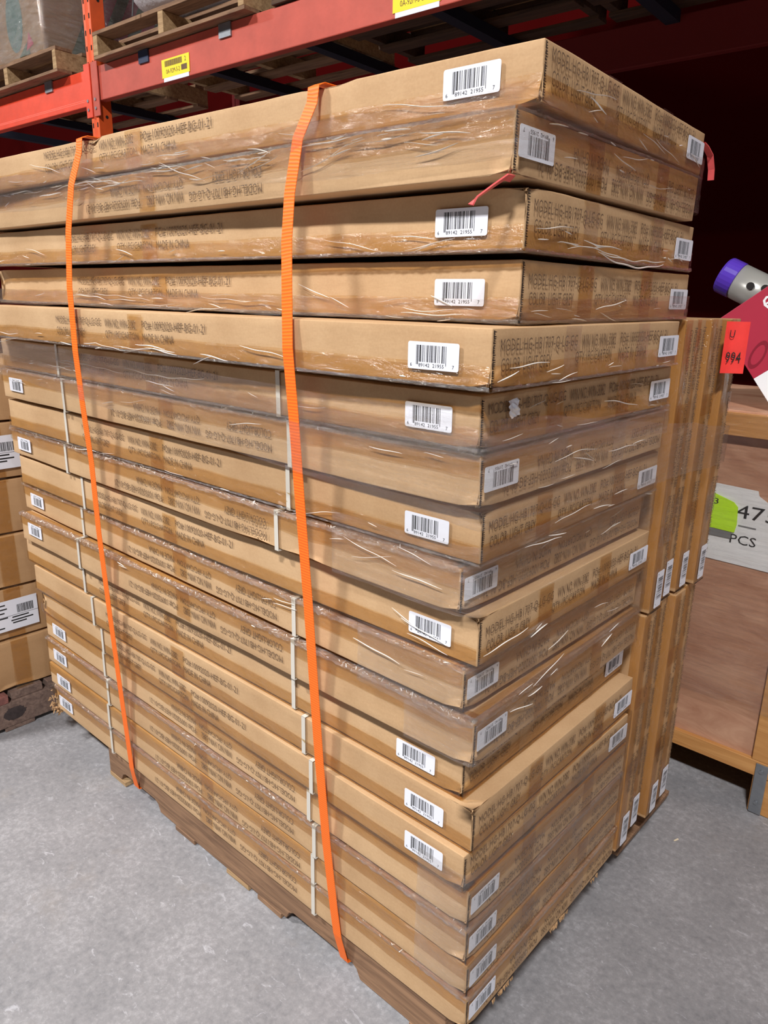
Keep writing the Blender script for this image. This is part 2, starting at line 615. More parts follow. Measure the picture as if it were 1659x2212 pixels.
ME_LONG = [text_mesh('printed_text_long', [LONG[q], LONG[q + 3]]) for q in range(3)]
ME_SHORT = [text_mesh('printed_text_short', [SHORT[q], SHORT[q + 3]]) for q in range(3)]


def label_meshes(w_, h_):
    mb = MB()
    r = 0.0035
    pts = []
    for cx, cy, a0 in ((w_ - r, h_ - r, 0), (r, h_ - r, 90), (r, r, 180), (w_ - r, r, 270)):
        for k in range(4):
            a = math.radians(a0 + 30 * k)
            pts.append((cx + r * math.cos(a), cy + r * math.sin(a)))
    mb.prism(pts, 'z', 0, 0.0005)
    plate = mb.mesh('barcode_label')
    rnd = random.Random(5)
    mb = MB()
    x = 0.17 * w_
    pat = [1, 1, 2, 1, 1, 1, 3, 2, 1, 1, 1, 2, 1, 3, 1, 1, 2, 2, 1, 1, 1, 1, 2, 1, 1, 2, 1, 1, 2, 3, 1, 2, 1, 4, 2, 1, 1, 1, 1, 2, 1, 1]
    unit = 0.60 * w_ / sum(pat)
    for k, p in enumerate(pat):
        if k % 2 == 0:
            lo = 0.17 if k in (0, 2, 40) else 0.27
            mb.quad((x, h_ * lo, 0.0007), (x + p * unit, h_ * lo, 0.0007), (x + p * unit, h_ * 0.88, 0.0007), (x, h_ * 0.88, 0.0007))
        x += p * unit
    for s, a, b_ in (('6', 0.05, 0.085), ('89142', 0.22, 0.44), ('21955', 0.50, 0.72), ('7', 0.88, 0.915)):
        vs, fs = text_segment(s)
        i = len(mb.v)
        mb.v += [(w_ * (a + q * (b_ - a)), h_ * (0.09 + v * 0.13), 0.0007) for q, v in vs]
        mb.f += [tuple(i + k for k in f) for f in fs]
    return plate, mb.mesh('barcode_print', fix=False)


ME_LABEL, ME_BARS = label_meshes(0.097, 0.041)


def tape_strip(length, wf, wt, seed, amp=0.0016, n=70, edge=0.003):
    """L-shaped strip along +X: up the face (XZ plane, facing -Y) and folded under at z=0 (towards +Y)"""
    mb = MB()
    m = 7

    def fn(u, v):
        x = u * length
        s = v * (wf + wt)
        ee = edge * noise.noise(Vector((x * 9 + seed, seed * 2.1, 0)))
        cr = abs(noise.noise(Vector((x * 34 + seed * 5, s * 60, seed)))) * amp
        cr += max(0, noise.noise(Vector((x * 11 - seed, s * 25, 3.3)))) * amp
        if s <= wf:
            z = wf - s + (ee if v == 0 else 0)
            return (x, -0.0009 - cr, max(z, -0.0006))
        return (x, min(s - wf, wt), -0.0008 - cr * 0.4)
    mb.grid(fn, n, m)
    return mb.mesh('packing_tape', smooth=False, fix=False)


def crinkle_strip(length, wf, wt, seed, dense=1.0):
    """crumpled film lip along the fold edge: many small tilted facets"""
    rnd = random.Random(seed * 13 + 1)
    mb = MB()
    n = int(length / 0.0065)
    rows = []
    for k in range(n + 1):
        x = length * k / n
        on = dense * (0.5 + 0.9 * noise.noise(Vector((x * 3.0 + seed * 2.2, seed, 0))))
        h = max(0.0, min(1.0, 0.35 + on))
        row = []
        for q in range(5):
            v = q / 4
            j = h * 0.0026
            ox, oy, oz = rnd.uniform(-0.002, 0.002), rnd.uniform(-j, j), rnd.uniform(-j, j)
            if v <= 0.5:
                row.append((x + ox, -0.0028 - h * 0.0012 + oy * 0.6, wf * h * (1 - 2 * v) + oz))
            else:
                row.append((x + ox, wt * h * (2 * v - 1), -0.0022 - abs(oz) * 0.4))
        rows.append(row)
    for r_ in rows:
        mb.v += r_
    for k in range(n):
        for q in range(4):
            p = k * 5 + q
            mb.f.append((p, p + 5, p + 6, p + 1))
    return mb.mesh('creased_film', fix=False)


def flat_patch(name, a0, a1, h0, h1, seed, amp=0.0012, n=6, m=8):
    """patch on the XZ face, facing -Y"""
    mb = MB()

    def fn(u, v):
        x = a0 + u * (a1 - a0) + 0.0012 * noise.noise(Vector((v * 6, seed, 1)))
        z = h0 + v * (h1 - h0)
        return (x, -0.0012 - abs(noise.noise(Vector((x * 50 + seed, z * 50, seed)))) * amp, z)
    mb.grid(fn, n, m)
    return mb.mesh(name, fix=False)


def seam_mesh(t, seed):
    rnd = random.Random(seed)
    mb = MB()
    z = 0.006
    while z < t - 0.008:
        w_ = rnd.uniform(0.0045, 0.0075)
        mb.quad((0.0006, 0.0012, z), (0.0006, 0.0012 + w_, z + 0.0006), (0.0006, 0.0012 + w_, z + 0.0016), (0.0006, 0.0012, z + 0.0024))
        if rnd.random() < 0.8:
            mb.quad((0.0005, 0.0008, z), (0.0005, 0.0040, z), (0.0005, 0.0040, z + 0.0032), (0.0005, 0.0008, z + 0.0032))
        z += rnd.uniform(0.0028, 0.0040)
    return mb.mesh('corner_seam', fix=False)


def band_mesh(x, W, t, w_=0.012, o=0.0022):
    mb = MB()
    x0, x1 = x - w_ / 2, x + w_ / 2
    th = 0.0008
    for (y0, y1, z0, z1) in ((-o, -o + th, -0.0012, t + 0.0012), (W + o - th, W + o, -0.0012, t + 0.0012)):
        mb.box(x0, x1, y0, y1, z0, z1)
    for (z0, z1) in ((-0.0012, -0.0005), (t + 0.0005, t + 0.0012)):
        mb.box(x0, x1, -o, W + o, z0, z1)
    return mb.mesh('strapping_band')


TAPE_LONG = [tape_strip(CL - 0.004, 0.036, 0.030, s) for s in (1, 2, 3)]
TAPE_SHORT = [tape_strip(CW - 0.004, 0.036, 0.026, s + 9, n=34) for s in (1, 2, 3)]
RF = Matrix(((0, -1, 0, 0), (1, 0, 0, 0), (0, 0, 1, 0), (0, 0, 0, 1)))   # XZ sheet facing -Y  ->  end face facing +X


def carton(M, t, flip, seed, label, group, W=CW, bands=False, dents=(), long_side=True, short_tapes=True, matname='carton', crinkle=0.0):
    rt = root('flat_carton', M)
    tag(rt, label, 'carton', group)
    put('box_body', rounded_box(CL, W, t, 0.0045, seed, dents=dents, amp=0.003), matname, rt)
    # an upside-down carton is turned half round: prints, tape and labels turn with it
    Fl = Matrix(((-1, 0, 0, -CL), (0, 1, 0, 0), (0, 0, -1, t), (0, 0, 0, 1))) if flip else Matrix.Identity(4)
    Fs = Matrix(((1, 0, 0, 0), (0, -1, 0, W), (0, 0, -1, t), (0, 0, 0, 1))) if flip else Matrix.Identity(4)
    rnd = random.Random(seed)
    sh = rnd.uniform(-0.02, 0.02)
    long_sheet = frame_M((sh, -0.0007, 0.002), (1, 0, 0), (0, 0, 1), (0, -1, 0))
    short_sheet = frame_M((0.0007, 0, 0.0), (0, 1, 0), (0, 0, 1), (1, 0, 0))
    if long_side:
        for me in ME_LONG:
            put('printed_text', me, 'ink', rt, Fl @ long_sheet)
        lab = put('barcode_label', ME_LABEL, 'label_white', rt,
                  Fl @ frame_M((-0.155 + sh * 0.5, -0.0018, 0.023), (1, 0, 0), (0, 0, 1), (0, -1, 0)))
        put('barcode_print', ME_BARS, 'ink_black', lab)
        put('packing_tape', TAPE_LONG[seed % 3], 'tape', rt, Fl @ Matrix.Translation((-CL + 0.002, 0, 0)))
        put('packing_tape', flat_patch('packing_tape', -0.985 + sh, -0.925 + sh, 0.0, t * rnd.uniform(0.72, 0.98), seed), 'tape', rt, Fl)
    for me in ME_SHORT:
        put('printed_text', me, 'ink', rt, Fs @ short_sheet)
    lab = put('barcode_label', ME_LABEL, 'label_white', rt,
              Fs @ frame_M((0.0016, 0.594 * W / CW, 0.020), (0, 1, 0), (0, 0, 1), (1, 0, 0)))
    put('barcode_print', ME_BARS, 'ink_black', lab)
    put('packing_tape', TAPE_SHORT[seed % 3], 'tape', rt, Fs @ RF @ Matrix.Translation((0.002, 0, 0)))
    if short_tapes:
        for a in (0.19 + rnd.uniform(-0.03, 0.03), 0.46 + rnd.uniform(-0.03, 0.03)):
            put('packing_tape', flat_patch('packing_tape', a, a + 0.052, 0.0, t * 0.97, seed + a, 0.0016), 'stretch_film' if seed % 2 else 'tape', rt, Fs @ RF)
    if crinkle:
        put('creased_film', crinkle_strip(CL, 0.009, 0.012, seed, dense=crinkle), 'crinkle', rt, Fl @ Matrix.Translation((-CL, 0, 0)))
        put('creased_film', crinkle_strip(W, 0.010, 0.012, seed + 3, dense=crinkle * 0.6), 'crinkle', rt, Fs @ RF)
    put('corner_seam', seam_mesh(t, seed), 'seam_dark', rt)
    if bands:
        jb = rnd.uniform(-0.025, 0.025)
        for bx in (-1.425 + jb, -0.452 + jb):
            put('strapping_band', band_mesh(bx, W, t), 'band_white', rt)
    return rt


ORD = ['topmost', 'second from the top', 'third from the top', 'fourth from the top', 'fifth from the top', 'sixth from the top',
       'seventh from the top', 'eighth from the top', 'ninth from the top', 'tenth from the top', 'eleventh from the top',
       'eighth from the bottom', 'seventh from the bottom', 'sixth from the bottom', 'fifth from the bottom',
       'fourth from the bottom', 'third from the bottom', 'second from the bottom', 'lowest']
CARTONS = []
for i, r in enumerate(BOX):
    k = i + 1
    M, t = box_frame(r)
    dents = [(0.0, 0.0, t if k in (3, 8, 10, 14) else 0.0, 0.05, 0.010)]
    if k == 1:
        dents += [(-0.40, 0, t, 0.045, 0.012), (-1.14, 0, t, 0.05, 0.014)]
    if k == 9:
        dents += [(-0.55, 0, 0.03, 0.10, 0.008), (-0.40, 0, 0.02, 0.08, 0.007)]
    if k in (4, 15, 19):
        dents += [(-CL, 0, t * 0.5, 0.09, 0.012)]
    turned = ', print upside down' if k in FLIP else ''
    lab = 'long flat carton%s, %s in the orange-strapped stack' % (turned, ORD[i])
    c = carton(M, t, k in FLIP, k, lab, 'flat cartons in the strapped stack', bands=(k >= 6), dents=dents,
               crinkle={7: 0.5, 9: 0.9, 11: 0.9, 12: 1.2, 17: 0.8, 19: 0.6, 2: 0.4, 3: 0.3, 4: 0.4, 5: 0.35, 6: 0.35, 8: 0.2}.get(k, 0.0))
    CARTONS.append(c)

# frayed, torn end of the lowest carton
rnd = random.Random(3)
mb = MB()
for q in range(70):
    x = -CL + rnd.uniform(-0.010, 0.05)
    z = rnd.uniform(-0.004, 0.075) if x < -CL + 0.012 else rnd.uniform(-0.004, 0.006)
    y = rnd.uniform(-0.012, 0.03)
    a = Vector((rnd.uniform(-1, 0.4), rnd.uniform(-1, 0.2), rnd.uniform(-1, 0.2))).normalized() * rnd.uniform(0.008, 0.026)
    p = Vector((x, y, z + 0.001))
    s = a.orthogonal().normalized() * rnd.uniform(0.002, 0.006)
    tip = p + a
    tip.z = max(tip.z, -0.03)
    mb.quad(p - s, p + s, tip + s * 0.3, tip - s * 0.3)
put('torn_edge', mb.mesh('torn_edge', fix=False), 'torn_fibre', CARTONS[18])['kind'] = 'stuff'
mb = MB()
for q in range(34):
    y = 0.06 + 0.58 * rnd.choice((0.1, 0.16, 0.2, 0.52, 0.55, 0.58, 0.61, 0.9)) + rnd.uniform(-0.02, 0.02)
    p = Vector((-0.001, y, rnd.uniform(0.0, 0.004)))
    mb.quad(p, p + Vector((0, 0.014, 0)), p + Vector((rnd.uniform(0.001, 0.006), rnd.uniform(0.002, 0.012), -rnd.uniform(0.002, 0.012))),
            p + Vector((rnd.uniform(0.001, 0.006), 0.001, -rnd.uniform(0.001, 0.010))))
put('torn_edge', mb.mesh('torn_edge', fix=False), 'torn_fibre', CARTONS[18])['kind'] = 'stuff'

# cartons standing on edge behind the stack, two tiers of four, ends towards +X
PLACE = ['nearest the strapped stack', 'second from the strapped stack', 'third from the strapped stack', 'farthest from the strapped stack']
SW = 0.713
STAND = []
for tier, z0 in enumerate((0.136, 0.853)):
    for j in range(4):
        y = 0.7375 + j * 0.0955 + (0.002 if tier else 0)
        xo = (0.0, -0.012, 0.004, -0.004, 0.006, -0.008, -0.002, 0.012)[tier * 4 + j]
        t = 0.079
        M = frame_M((xo, y + t, z0 + 0.001), (1, 0, 0), (0, 0, 1), (0, -1, 0))
        lab = 'brown carton standing on edge in the %s row, %s' % (('lower', 'upper')[tier], PLACE[j])
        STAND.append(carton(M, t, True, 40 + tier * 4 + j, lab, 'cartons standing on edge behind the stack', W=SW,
                            long_side=False, short_tapes=True, matname='carton_back'))

# fluorescent red tag sticking out from the farthest standing carton
mb = MB()
mb.grid(lambda u, v: (u * 0.056, 0.0025 * math.sin(u * 5), v * 0.124), 8, 6)
tg = root('red_paper_tag', frame_M((0.0185, 0.968, 1.436), (0.76, 0.65, 0.0), (-0.65, 0.76, 0.0), (0, 0, 1)))
tag(tg, 'fluorescent red paper tag with handwriting on the upright cartons', 'tag')
put('tag_sheet', mb.mesh('tag_sheet', smooth=True, fix=False), 'tag_red', tg)
put('handwriting', text_mesh('handwriting', [('994', 0.007, 0.044, 0.026, 0.052), ('U', 0.010, 0.022, 0.086, 0.104)]), 'ink_black', tg,
    frame_M((0, -0.004, 0), (1, 0, 0), (0, 0, 1), (0, -1, 0)))

# ------------------------------------------------------------------ pallets


def board(name, mat, parent, x0, x1, y0, y1, z0, z1, seed=0, jit=0.002, M=None):
    mb = MB()
    mb.box(x0, x1, y0, y1, z0, z1, jit, random.Random(seed))
    return put(name, mb.mesh(name), mat, parent, M, bevel=0.0015)


P = root('wooden_pallet', Matrix.Translation((-1.51, 0.052, 0)))
tag(P, 'worn brown wooden pallet under the orange-strapped carton stack', 'pallet')
PX, PY = 1.445, 1.165
for q, y in enumerate((0.0, 0.56, PY - 0.038)):
    def nt_(a, b):
        return [(a, 0.018), (a + 0.012, 0.042), (a + 0.03, 0.052), (b - 0.03, 0.052), (b - 0.012, 0.042), (b, 0.018)]
    pts = [(0, 0.018)] + nt_(0.075, 0.315) + nt_(0.92, 1.19) + [(PX, 0.018), (PX, 0.116), (0, 0.116)]
    mb = MB()
    mb.prism(pts, 'y', y, y + 0.038)
    put('stringer', mb.mesh('stringer'), 'pallet_wood', P, bevel=0.002)
for q in range(9):
    x = q * (PX - 0.12) / 8
    board('deck_board', 'pallet_wood', P, x, x + 0.12, 0.004, PY - 0.004, 0.1165, 0.1325, 60 + q, 0.0006)
for q, x in enumerate((0.0, 0.40, 0.66, 0.80, PX - 0.1)):
    board('bottom_board', 'pallet_pale' if q in (0, 2) else 'pallet_wood', P, x, x + 0.10, -0.001, PY + 0.001, 0.002, 0.0175, 80 + q, 0.0012)
# dark pallet foot poking out beneath the upright cartons
board('deck_board', 'pallet_wood', P, PX - 0.030, PX + 0.030, 0.80, PY + 0.02, 0.030, 0.048, 91, 0.002)

# ------------------------------------------------------------------ orange straps


def ribbon(name, pts, width_dir, w_, mat, parent=None, th=0.0012, ribs=330):
    """ribbon through 3D points, width along width_dir, with a UV running along it"""
    pts = [Vector(p) for p in pts]
    sm = []
    for a, b in zip(pts[:-1], pts[1:]):
        n = max(1, int((b - a).length / 0.03))
        sm += [a.lerp(b, k / n) for k in range(n)]
    sm.append(pts[-1])
    wd = Vector(width_dir).normalized() * w_ / 2
    v, f, uvs = [], [], []
    s = 0.0
    for k, p in enumerate(sm):
        if k:
            s += (p - sm[k - 1]).length
        tgt = (sm[min(k + 1, len(sm) - 1)] - sm[max(k - 1, 0)]).normalized()
        nrm = wd.cross(tgt).normalized() * th / 2
        wdir = (wd - tgt * wd.dot(tgt))
        wdir = wdir.normalized() * w_ / 2
        v += [p - wdir - nrm, p + wdir - nrm, p + wdir + nrm, p - wdir + nrm]
        uvs += [(0, s), (1, s), (1, s), (0, s)]
    for k in range(len(sm) - 1):
        a, b = k * 4, k * 4 + 4
        for q in range(4):
            q2 = (q + 1) % 4
            f.append((a + q, a + q2, b + q2, b + q))
    me = bpy.data.meshes.new(name)
    me.from_pydata([tuple(q) for q in v], [], f)
    ul = me.uv_layers.new(name='UVMap')
    for lp in me.loops:
        u_, s_ = uvs[lp.vertex_index]
        ul.data[lp.index].uv = (u_, s_ * ribs / 6.2832)
    me.update()
    return put(name, me, mat, parent)


S1 = [[-1.1275, -0.0547, 1.9061], [-1.1608, -0.0584, 1.8399], [-1.1847, -0.0641, 1.739], [-1.1926, -0.0712, 1.6116], [-1.190, -0.0737, 1.4572],
      [-1.2025, -0.0619, 1.3156], [-1.219, -0.0505, 1.1653], [-1.247, -0.035, 0.9611], [-1.2689, -0.0149, 0.6971], [-1.2858, 0.0034, 0.4552],
      [-1.298, 0.0189, 0.252], [-1.308, 0.029, 0.134], [-1.3201, 0.0465, 0.0520]]
S2 = [[-0.3827, -0.0193, 1.911], [-0.4002, -0.0315, 1.8563], [-0.4094, -0.0441, 1.7685], [-0.4066, -0.0547, 1.6925], [-0.3984, -0.0632, 1.6307],
      [-0.3882, -0.0734, 1.5128], [-0.3835, -0.066, 1.3888], [-0.3838, -0.0538, 1.2286], [-0.3876, -0.0375, 1.0125], [-0.3891, -0.0228, 0.8192],
      [-0.390, -0.0086, 0.6312], [-0.3866, 0.0086, 0.4034], [-0.3776, 0.0227, 0.2172], [-0.372, 0.0296, 0.134], [-0.3652, 0.0465, 0.0520]]
for S in (S1, S2):
    for p_ in S:
        p_[1] -= 0.007 if 1.2 < p_[2] < 1.88 else 0.002
for S, lab in ((S1, 'orange woven strap around the stack, the one near its left end'),
               (S2, 'orange woven strap around the stack, the one nearer the front corner')):
    x0, y0 = S[0][0], S[0][1]
    xe = S[-1][0]
    over = [(x0, 1.145, 0.055), (x0, 1.135, 0.30), (x0, 1.13, 1.574), (x0, 1.10, 1.582), (x0, 0.70, 1.931),
            (x0, 0.60, 1.9405 - 0.0012), (x0, y0 + 0.018, 1.9425), (x0, y0 + 0.004, 1.936)]
    under = [(xe, 0.062, 0.0460), (xe, 1.145, 0.046)]
    st = ribbon('orange_strap', over + S + under, (1, 0, 0), 0.027, 'orange_webbing')
    tag(st, lab, 'strap', 'orange straps around the stack')

# ------------------------------------------------------------------ stretch wrap


def hull2(pts):
    pts = sorted(set(pts))

    def half(it):
        h = []
        for p in it:
            while len(h) >= 2 and (h[-1][0] - h[-2][0]) * (p[1] - h[-2][1]) - (h[-1][1] - h[-2][1]) * (p[0] - h[-2][0]) <= 0:
                h.pop()
            h.append(p)
        return h
    a, b = half(pts), half(reversed(pts))
    return a[:-1] + b[:-1]


def plan(idx, stand):
    pts = []
    for k in idx:
        M, t = box_frame(BOX[k - 1])
        for x in (-CL, 0):
            for y in (0, CW):
                p = M @ Vector((x, y, 0))
                pts.append((p.x, p.y))
    if stand:
        pts += [(0.014, 0.74), (0.014, 1.115), (-CL - 0.005, 1.115)]
    h = hull2(pts)
    c = Vector((sum(p[0] for p in h) / len(h), sum(p[1] for p in h) / len(h)))
    return h, c


def wrap_band(idx, stand, zf, seed, open_from=None, off=0.0035, n=300, m=26, amp=0.0035):
    """zf(x, y) -> (low, high) edge height of the film at that plan position"""
    h, c = plan(idx, stand)
    k0 = min(range(len(h)), key=lambda k: h[k][0] + h[k][1])        # left front corner first
    h = h[k0:] + h[:k0]
    loop = [Vector(p) for p in h] + [Vector(h[0])]
    seg = [(b - a).length for a, b in zip(loop[:-1], loop[1:])]
    tot = sum(seg)
    nrm = []
    mb = MB()

    def at(s):
        for a, b, l in zip(loop[:-1], loop[1:], seg):
            if s <= l or (b - loop[-1]).length < 1e-9 and l >= s - 1e-6:
                d = (b - a) / l
                return a + d * min(s, l), Vector((d.y, -d.x))
            s -= l
        return loop[-1], Vector((0, -1))
    s0 = open_from or 0.0
    s1 = tot if open_from is None else min(tot, 3.02)

    def fn(u, v):
        s = s0 + (s1 - s0) * u
        p, nn = at(s)
        lo, hi = zf(p.x, p.y)
        z = lo + (hi - lo) * v
        z += 0.006 * noise.noise(Vector((s * 5 + seed, v * 3, seed)))
        q = abs(noise.noise(Vector((s * 3.0 + seed * 3, z * 55, seed)))) + 0.6 * abs(noise.noise(Vector((s * 9 + seed, z * 120, -seed))))
        o = off + amp * q
        return (p.x + nn.x * o, p.y + nn.y * o, z)
    mb.grid(fn, n, m)
    return mb.mesh('film_band', smooth=True, fix=False)


sw = root('stretch_wrap', Matrix.Translation((-0.9, 0.5, 0.6)))
tag(sw, 'clear creased stretch film wrapped round the brown carton stack', 'stretch wrap')
SWI = Matrix.Translation((0.9, -0.5, -0.6))


def lerp(a, b, t):
    return a + (b - a) * t


def slope(left, front, back):
    def zf(x, y):
        tx = min(max((x + CL) / CL, 0), 1)
        ty = min(max(y / 1.1, 0), 1)
        lo = lerp(lerp(left[0], front[0], tx), back[0], ty * tx)
        hi = lerp(lerp(left[1], front[1], tx), back[1], ty * tx)
        return lo, hi
    return zf


for args in (dict(idx=(1, 2), stand=False, zf=slope((1.80, 1.885), (1.785, 1.872), (1.775, 1.885)), seed=2.0),
             dict(idx=(5, 6, 7), stand=True, zf=slope((1.375, 1.47), (1.265, 1.435), (1.19, 1.29)), seed=5.0),
             dict(idx=(6, 7), stand=False, zf=slope((1.40, 1.45), (1.36, 1.40), (1.30, 1.38)), seed=8.0, off=0.006),
             dict(idx=(3, 4), stand=False, zf=slope((1.565, 1.605), (1.565, 1.60), (1.565, 1.625)), seed=11.0),
             dict(idx=(8, 9), stand=False, zf=slope((1.09, 1.20), (1.09, 1.215), (1.09, 1.22)), seed=12.0, open_from=1.55, n=140),
             dict(idx=(9, 10, 11), stand=False, zf=slope((0.9, 1.0), (0.88, 1.01), (0.88, 1.02)), seed=14.0, open_from=1.62, n=140),
             dict(idx=(11, 12), stand=False, zf=slope((0.8, 0.9), (0.80, 0.88), (0.80, 0.89)), seed=17.0, open_from=1.70, n=140),
             dict(idx=(14, 15, 16, 17, 18), stand=False, zf=slope((0.3, 0.6), (0.27, 0.56), (0.27, 0.60)), seed=21.0, open_from=1.74, n=140)):
    put('film_band', wrap_band(**args), 'stretch_film', sw, SWI)



def crease(mb, path, w0, rise):
    """thin tent-shaped fold along a path of (point, outward normal)"""
    n = len(path)
    for k, (p, nn) in enumerate(path):
        t = k / (n - 1)
        tap = math.sin(math.pi * (0.04 + 0.92 * t)) ** 0.6
        up = Vector((0, 0, 1)) * w0 * tap * 0.5
        mb.v += [tuple(p - up), tuple(p + nn * rise * tap + up * 0.2), tuple(p + up)]
    i = len(mb.v) - 3 * n
    for k in range(n - 1):
        a = i + 3 * k
        mb.f += [(a, a + 3, a + 4, a + 1), (a + 1, a + 4, a + 5, a + 2)]


def face_creases(k, face, count, h0, h1, s0, s1, seed, ln=(0.02, 0.15), wd=(0.0008, 0.0026), tilt=0.16):
    """glint-white creases on one face of carton k; s along the face from the front corner, h up the face"""
    rnd = random.Random(seed)
    M, t = box_frame(BOX[k - 1])
    R3 = M.to_3x3()
    mb = MB()
    for q in range(count):
        l = rnd.uniform(*ln) * (1.0 if rnd.random() < 0.5 else 0.45)
        s = rnd.uniform(s0, max(s0 + 0.001, s1 - l))
        h = h0 + (h1 - h0) * rnd.random()
        sl = rnd.gauss(0, tilt)
        cv = rnd.gauss(0, 0.12)
        ph = rnd.uniform(0, 6)
        path = []
        m = max(5, int(l / 0.012))
        for a in range(m + 1):
            x = l * a / m
            z = h + (sl * x + cv * 3.0 * x * (x - l) + 0.0012 * math.sin(x * 60 + ph)) / t
            if face == 'L':
                p, nn = Vector((-(s + x), -0.0042, z * t)), Vector((0, -1, 0))
            else:
                p, nn = Vector((0.0042, s + x, z * t)), Vector((1, 0, 0))
            path.append((M @ p, R3 @ nn))
        crease(mb, path, rnd.uniform(*wd), rnd.uniform(0.0008, 0.0022))
    o = put('crease_glints', mb.mesh('crease_glints', fix=False), 'glint_white', sw, SWI)
    o['kind'] = 'stuff'


for args in ((1, 'L', 14, 0.0, 0.28, 0.10, 1.75, 1), (2, 'L', 30, 0.55, 1.0, 0.03, 1.8, 2), (2, 'L', 18, 0.74, 0.98, 0.15, 1.1, 31),
             (3, 'L', 14, 0.0, 0.28, 0.05, 1.8, 3), (4, 'L', 20, 0.0, 0.36, 0.05, 1.8, 4), (5, 'L', 16, 0.0, 0.24, 0.1, 1.8, 5),
             (6, 'L', 9, 0.0, 0.6, 0.0, 1.8, 6), (7, 'L', 7, 0.6, 1.0, 0.0, 1.8, 7), (8, 'L', 6, 0.0, 0.3, 0.0, 1.8, 8),
             (9, 'L', 5, 0.3, 1.0, 0.0, 0.5, 9), (10, 'L', 3, 0.0, 0.4, 0.0, 0.2, 10), (11, 'L', 5, 0.5, 1.0, 0.0, 0.6, 11), (12, 'L', 4, 0.8, 1.0, 0.0, 1.8, 12),
             (1, 'R', 10, 0.0, 0.5, 0.02, 0.68, 13), (2, 'R', 10, 0.4, 1.0, 0.02, 0.68, 14), (3, 'R', 12, 0.0, 0.4, 0.0, 0.68, 15),
             (4, 'R', 10, 0.0, 0.32, 0.02, 0.68, 16), (5, 'R', 10, 0.0, 0.35, 0.0, 0.68, 17), (6, 'R', 8, 0.0, 0.9, 0.0, 0.68, 18),
             (7, 'R', 8, 0.0, 1.0, 0.0, 0.68, 19), (8, 'R', 7, 0.0, 0.4, 0.0, 0.68, 20), (9, 'R', 5, 0.3, 1.0, 0.03, 0.66, 21),
             (10, 'R', 3, 0.0, 0.25, 0.0, 0.6, 22), (11, 'R', 3, 0.3, 1.0, 0.03, 0.66, 23), (12, 'R', 7, 0.5, 1.0, 0.03, 0.68, 24)):
    face_creases(*args)
for k, f_, cnt, h0, h1, s0, s1, sd in ((2, 'L', 9, 0.72, 0.95, 0.15, 1.6, 51), (4, 'L', 5, 0.06, 0.3, 0.1, 1.7, 52), (5, 'L', 4, 0.04, 0.2, 0.2, 1.7, 53),
                                       (6, 'L', 4, 0.25, 0.6, 0.6, 1.8, 54), (3, 'R', 4, 0.05, 0.25, 0.02, 0.6, 55), (7, 'R', 3, 0.3, 0.7, 0.02, 0.6, 56)):
    face_creases(k, f_, cnt, h0, h1, s0, s1, sd, ln=(0.12, 0.36), wd=(0.0012, 0.0030), tilt=0.03)
# white flecks painting the glints where film is bunched along upper edges
for k, cnt, dens in ((7, 90, 0.25), (9, 260, 0.55), (11, 240, 0.5), (12, 420, 0.9), (17, 180, 0.45), (19, 130, 0.4)):
    rnd = random.Random(200 + k)
    M, t = box_frame(BOX[k - 1])
    mb = MB()
    done = 0
    while done < cnt:
        s = rnd.uniform(0.01, CL - 0.02)
        if noise.noise(Vector((s * 4 + k * 1.7, k, 0))) + 0.75 * dens < rnd.uniform(0.0, 0.6):
            done += 0.25
            continue
        done += 1
        p = Vector((-s, rnd.uniform(-0.004, 0.008), t + rnd.uniform(-0.004, 0.0022)))
        if p.y > -0.001:
            p.z = t + 0.0012
        a = Vector((rnd.uniform(-1, 1), rnd.uniform(-0.7, 0.7), rnd.uniform(-0.5, 0.5))).normalized() * rnd.uniform(0.003, 0.012)
        b_ = Vector((rnd.uniform(-0.4, 0.4), rnd.uniform(-1, 0.2), rnd.uniform(-0.2, 0.4))).normalized() * rnd.uniform(0.0012, 0.0032)
        mb.quad(M @ (p - a / 2), M @ (p + a / 2), M @ (p + a / 2 + b_), M @ (p - a / 2 + b_ * 0.5))
    put('crease_glints', mb.mesh('crease_glints', fix=False), 'glint_white', sw, SWI)['kind'] = 'stuff'

# crumpled silver scrap of film on the sixth carton
mb = MB()
rnd = random.Random(8)
mb.grid(lambda u, v: (0.0125 + rnd.uniform(-0.0022, 0.0022), 0.020 + 0.026 * u + 0.008 * v, 1.450 - 0.028 * v + 0.004 * u), 5, 6)
tag(put('film_scrap', mb.mesh('film_scrap', fix=False), 'label_white'), 'small crumpled silvery film scrap on the sixth carton end', 'scrap')


# pink ties
def curl(name, pts, w_, label, wd):
    o = ribbon(name, pts, wd, w_, 'tie_pink', th=0.002)
    tag(o, label, 'ribbon', 'pink plastic ties')


curl('plastic_tie', [(0.014, -0.012, 1.7625), (0.018, -0.034, 1.7615), (0.012, -0.060, 1.746), (0.004, -0.082, 1.731), (0.000, -0.088, 1.722)], 0.011,
     'pink plastic tie hanging from the front corner under the second carton', (0.55, 0.35, 0.6))
curl('plastic_tie', [(0.004, 0.700, 1.915), (0.004, 0.722, 1.911), (0.006, 0.748, 1.898), (0.008, 0.760, 1.872), (0.008, 0.764, 1.852)], 0.013,
     'pink plastic tie hanging from the far end of the topmost carton', (1, 0, 0))

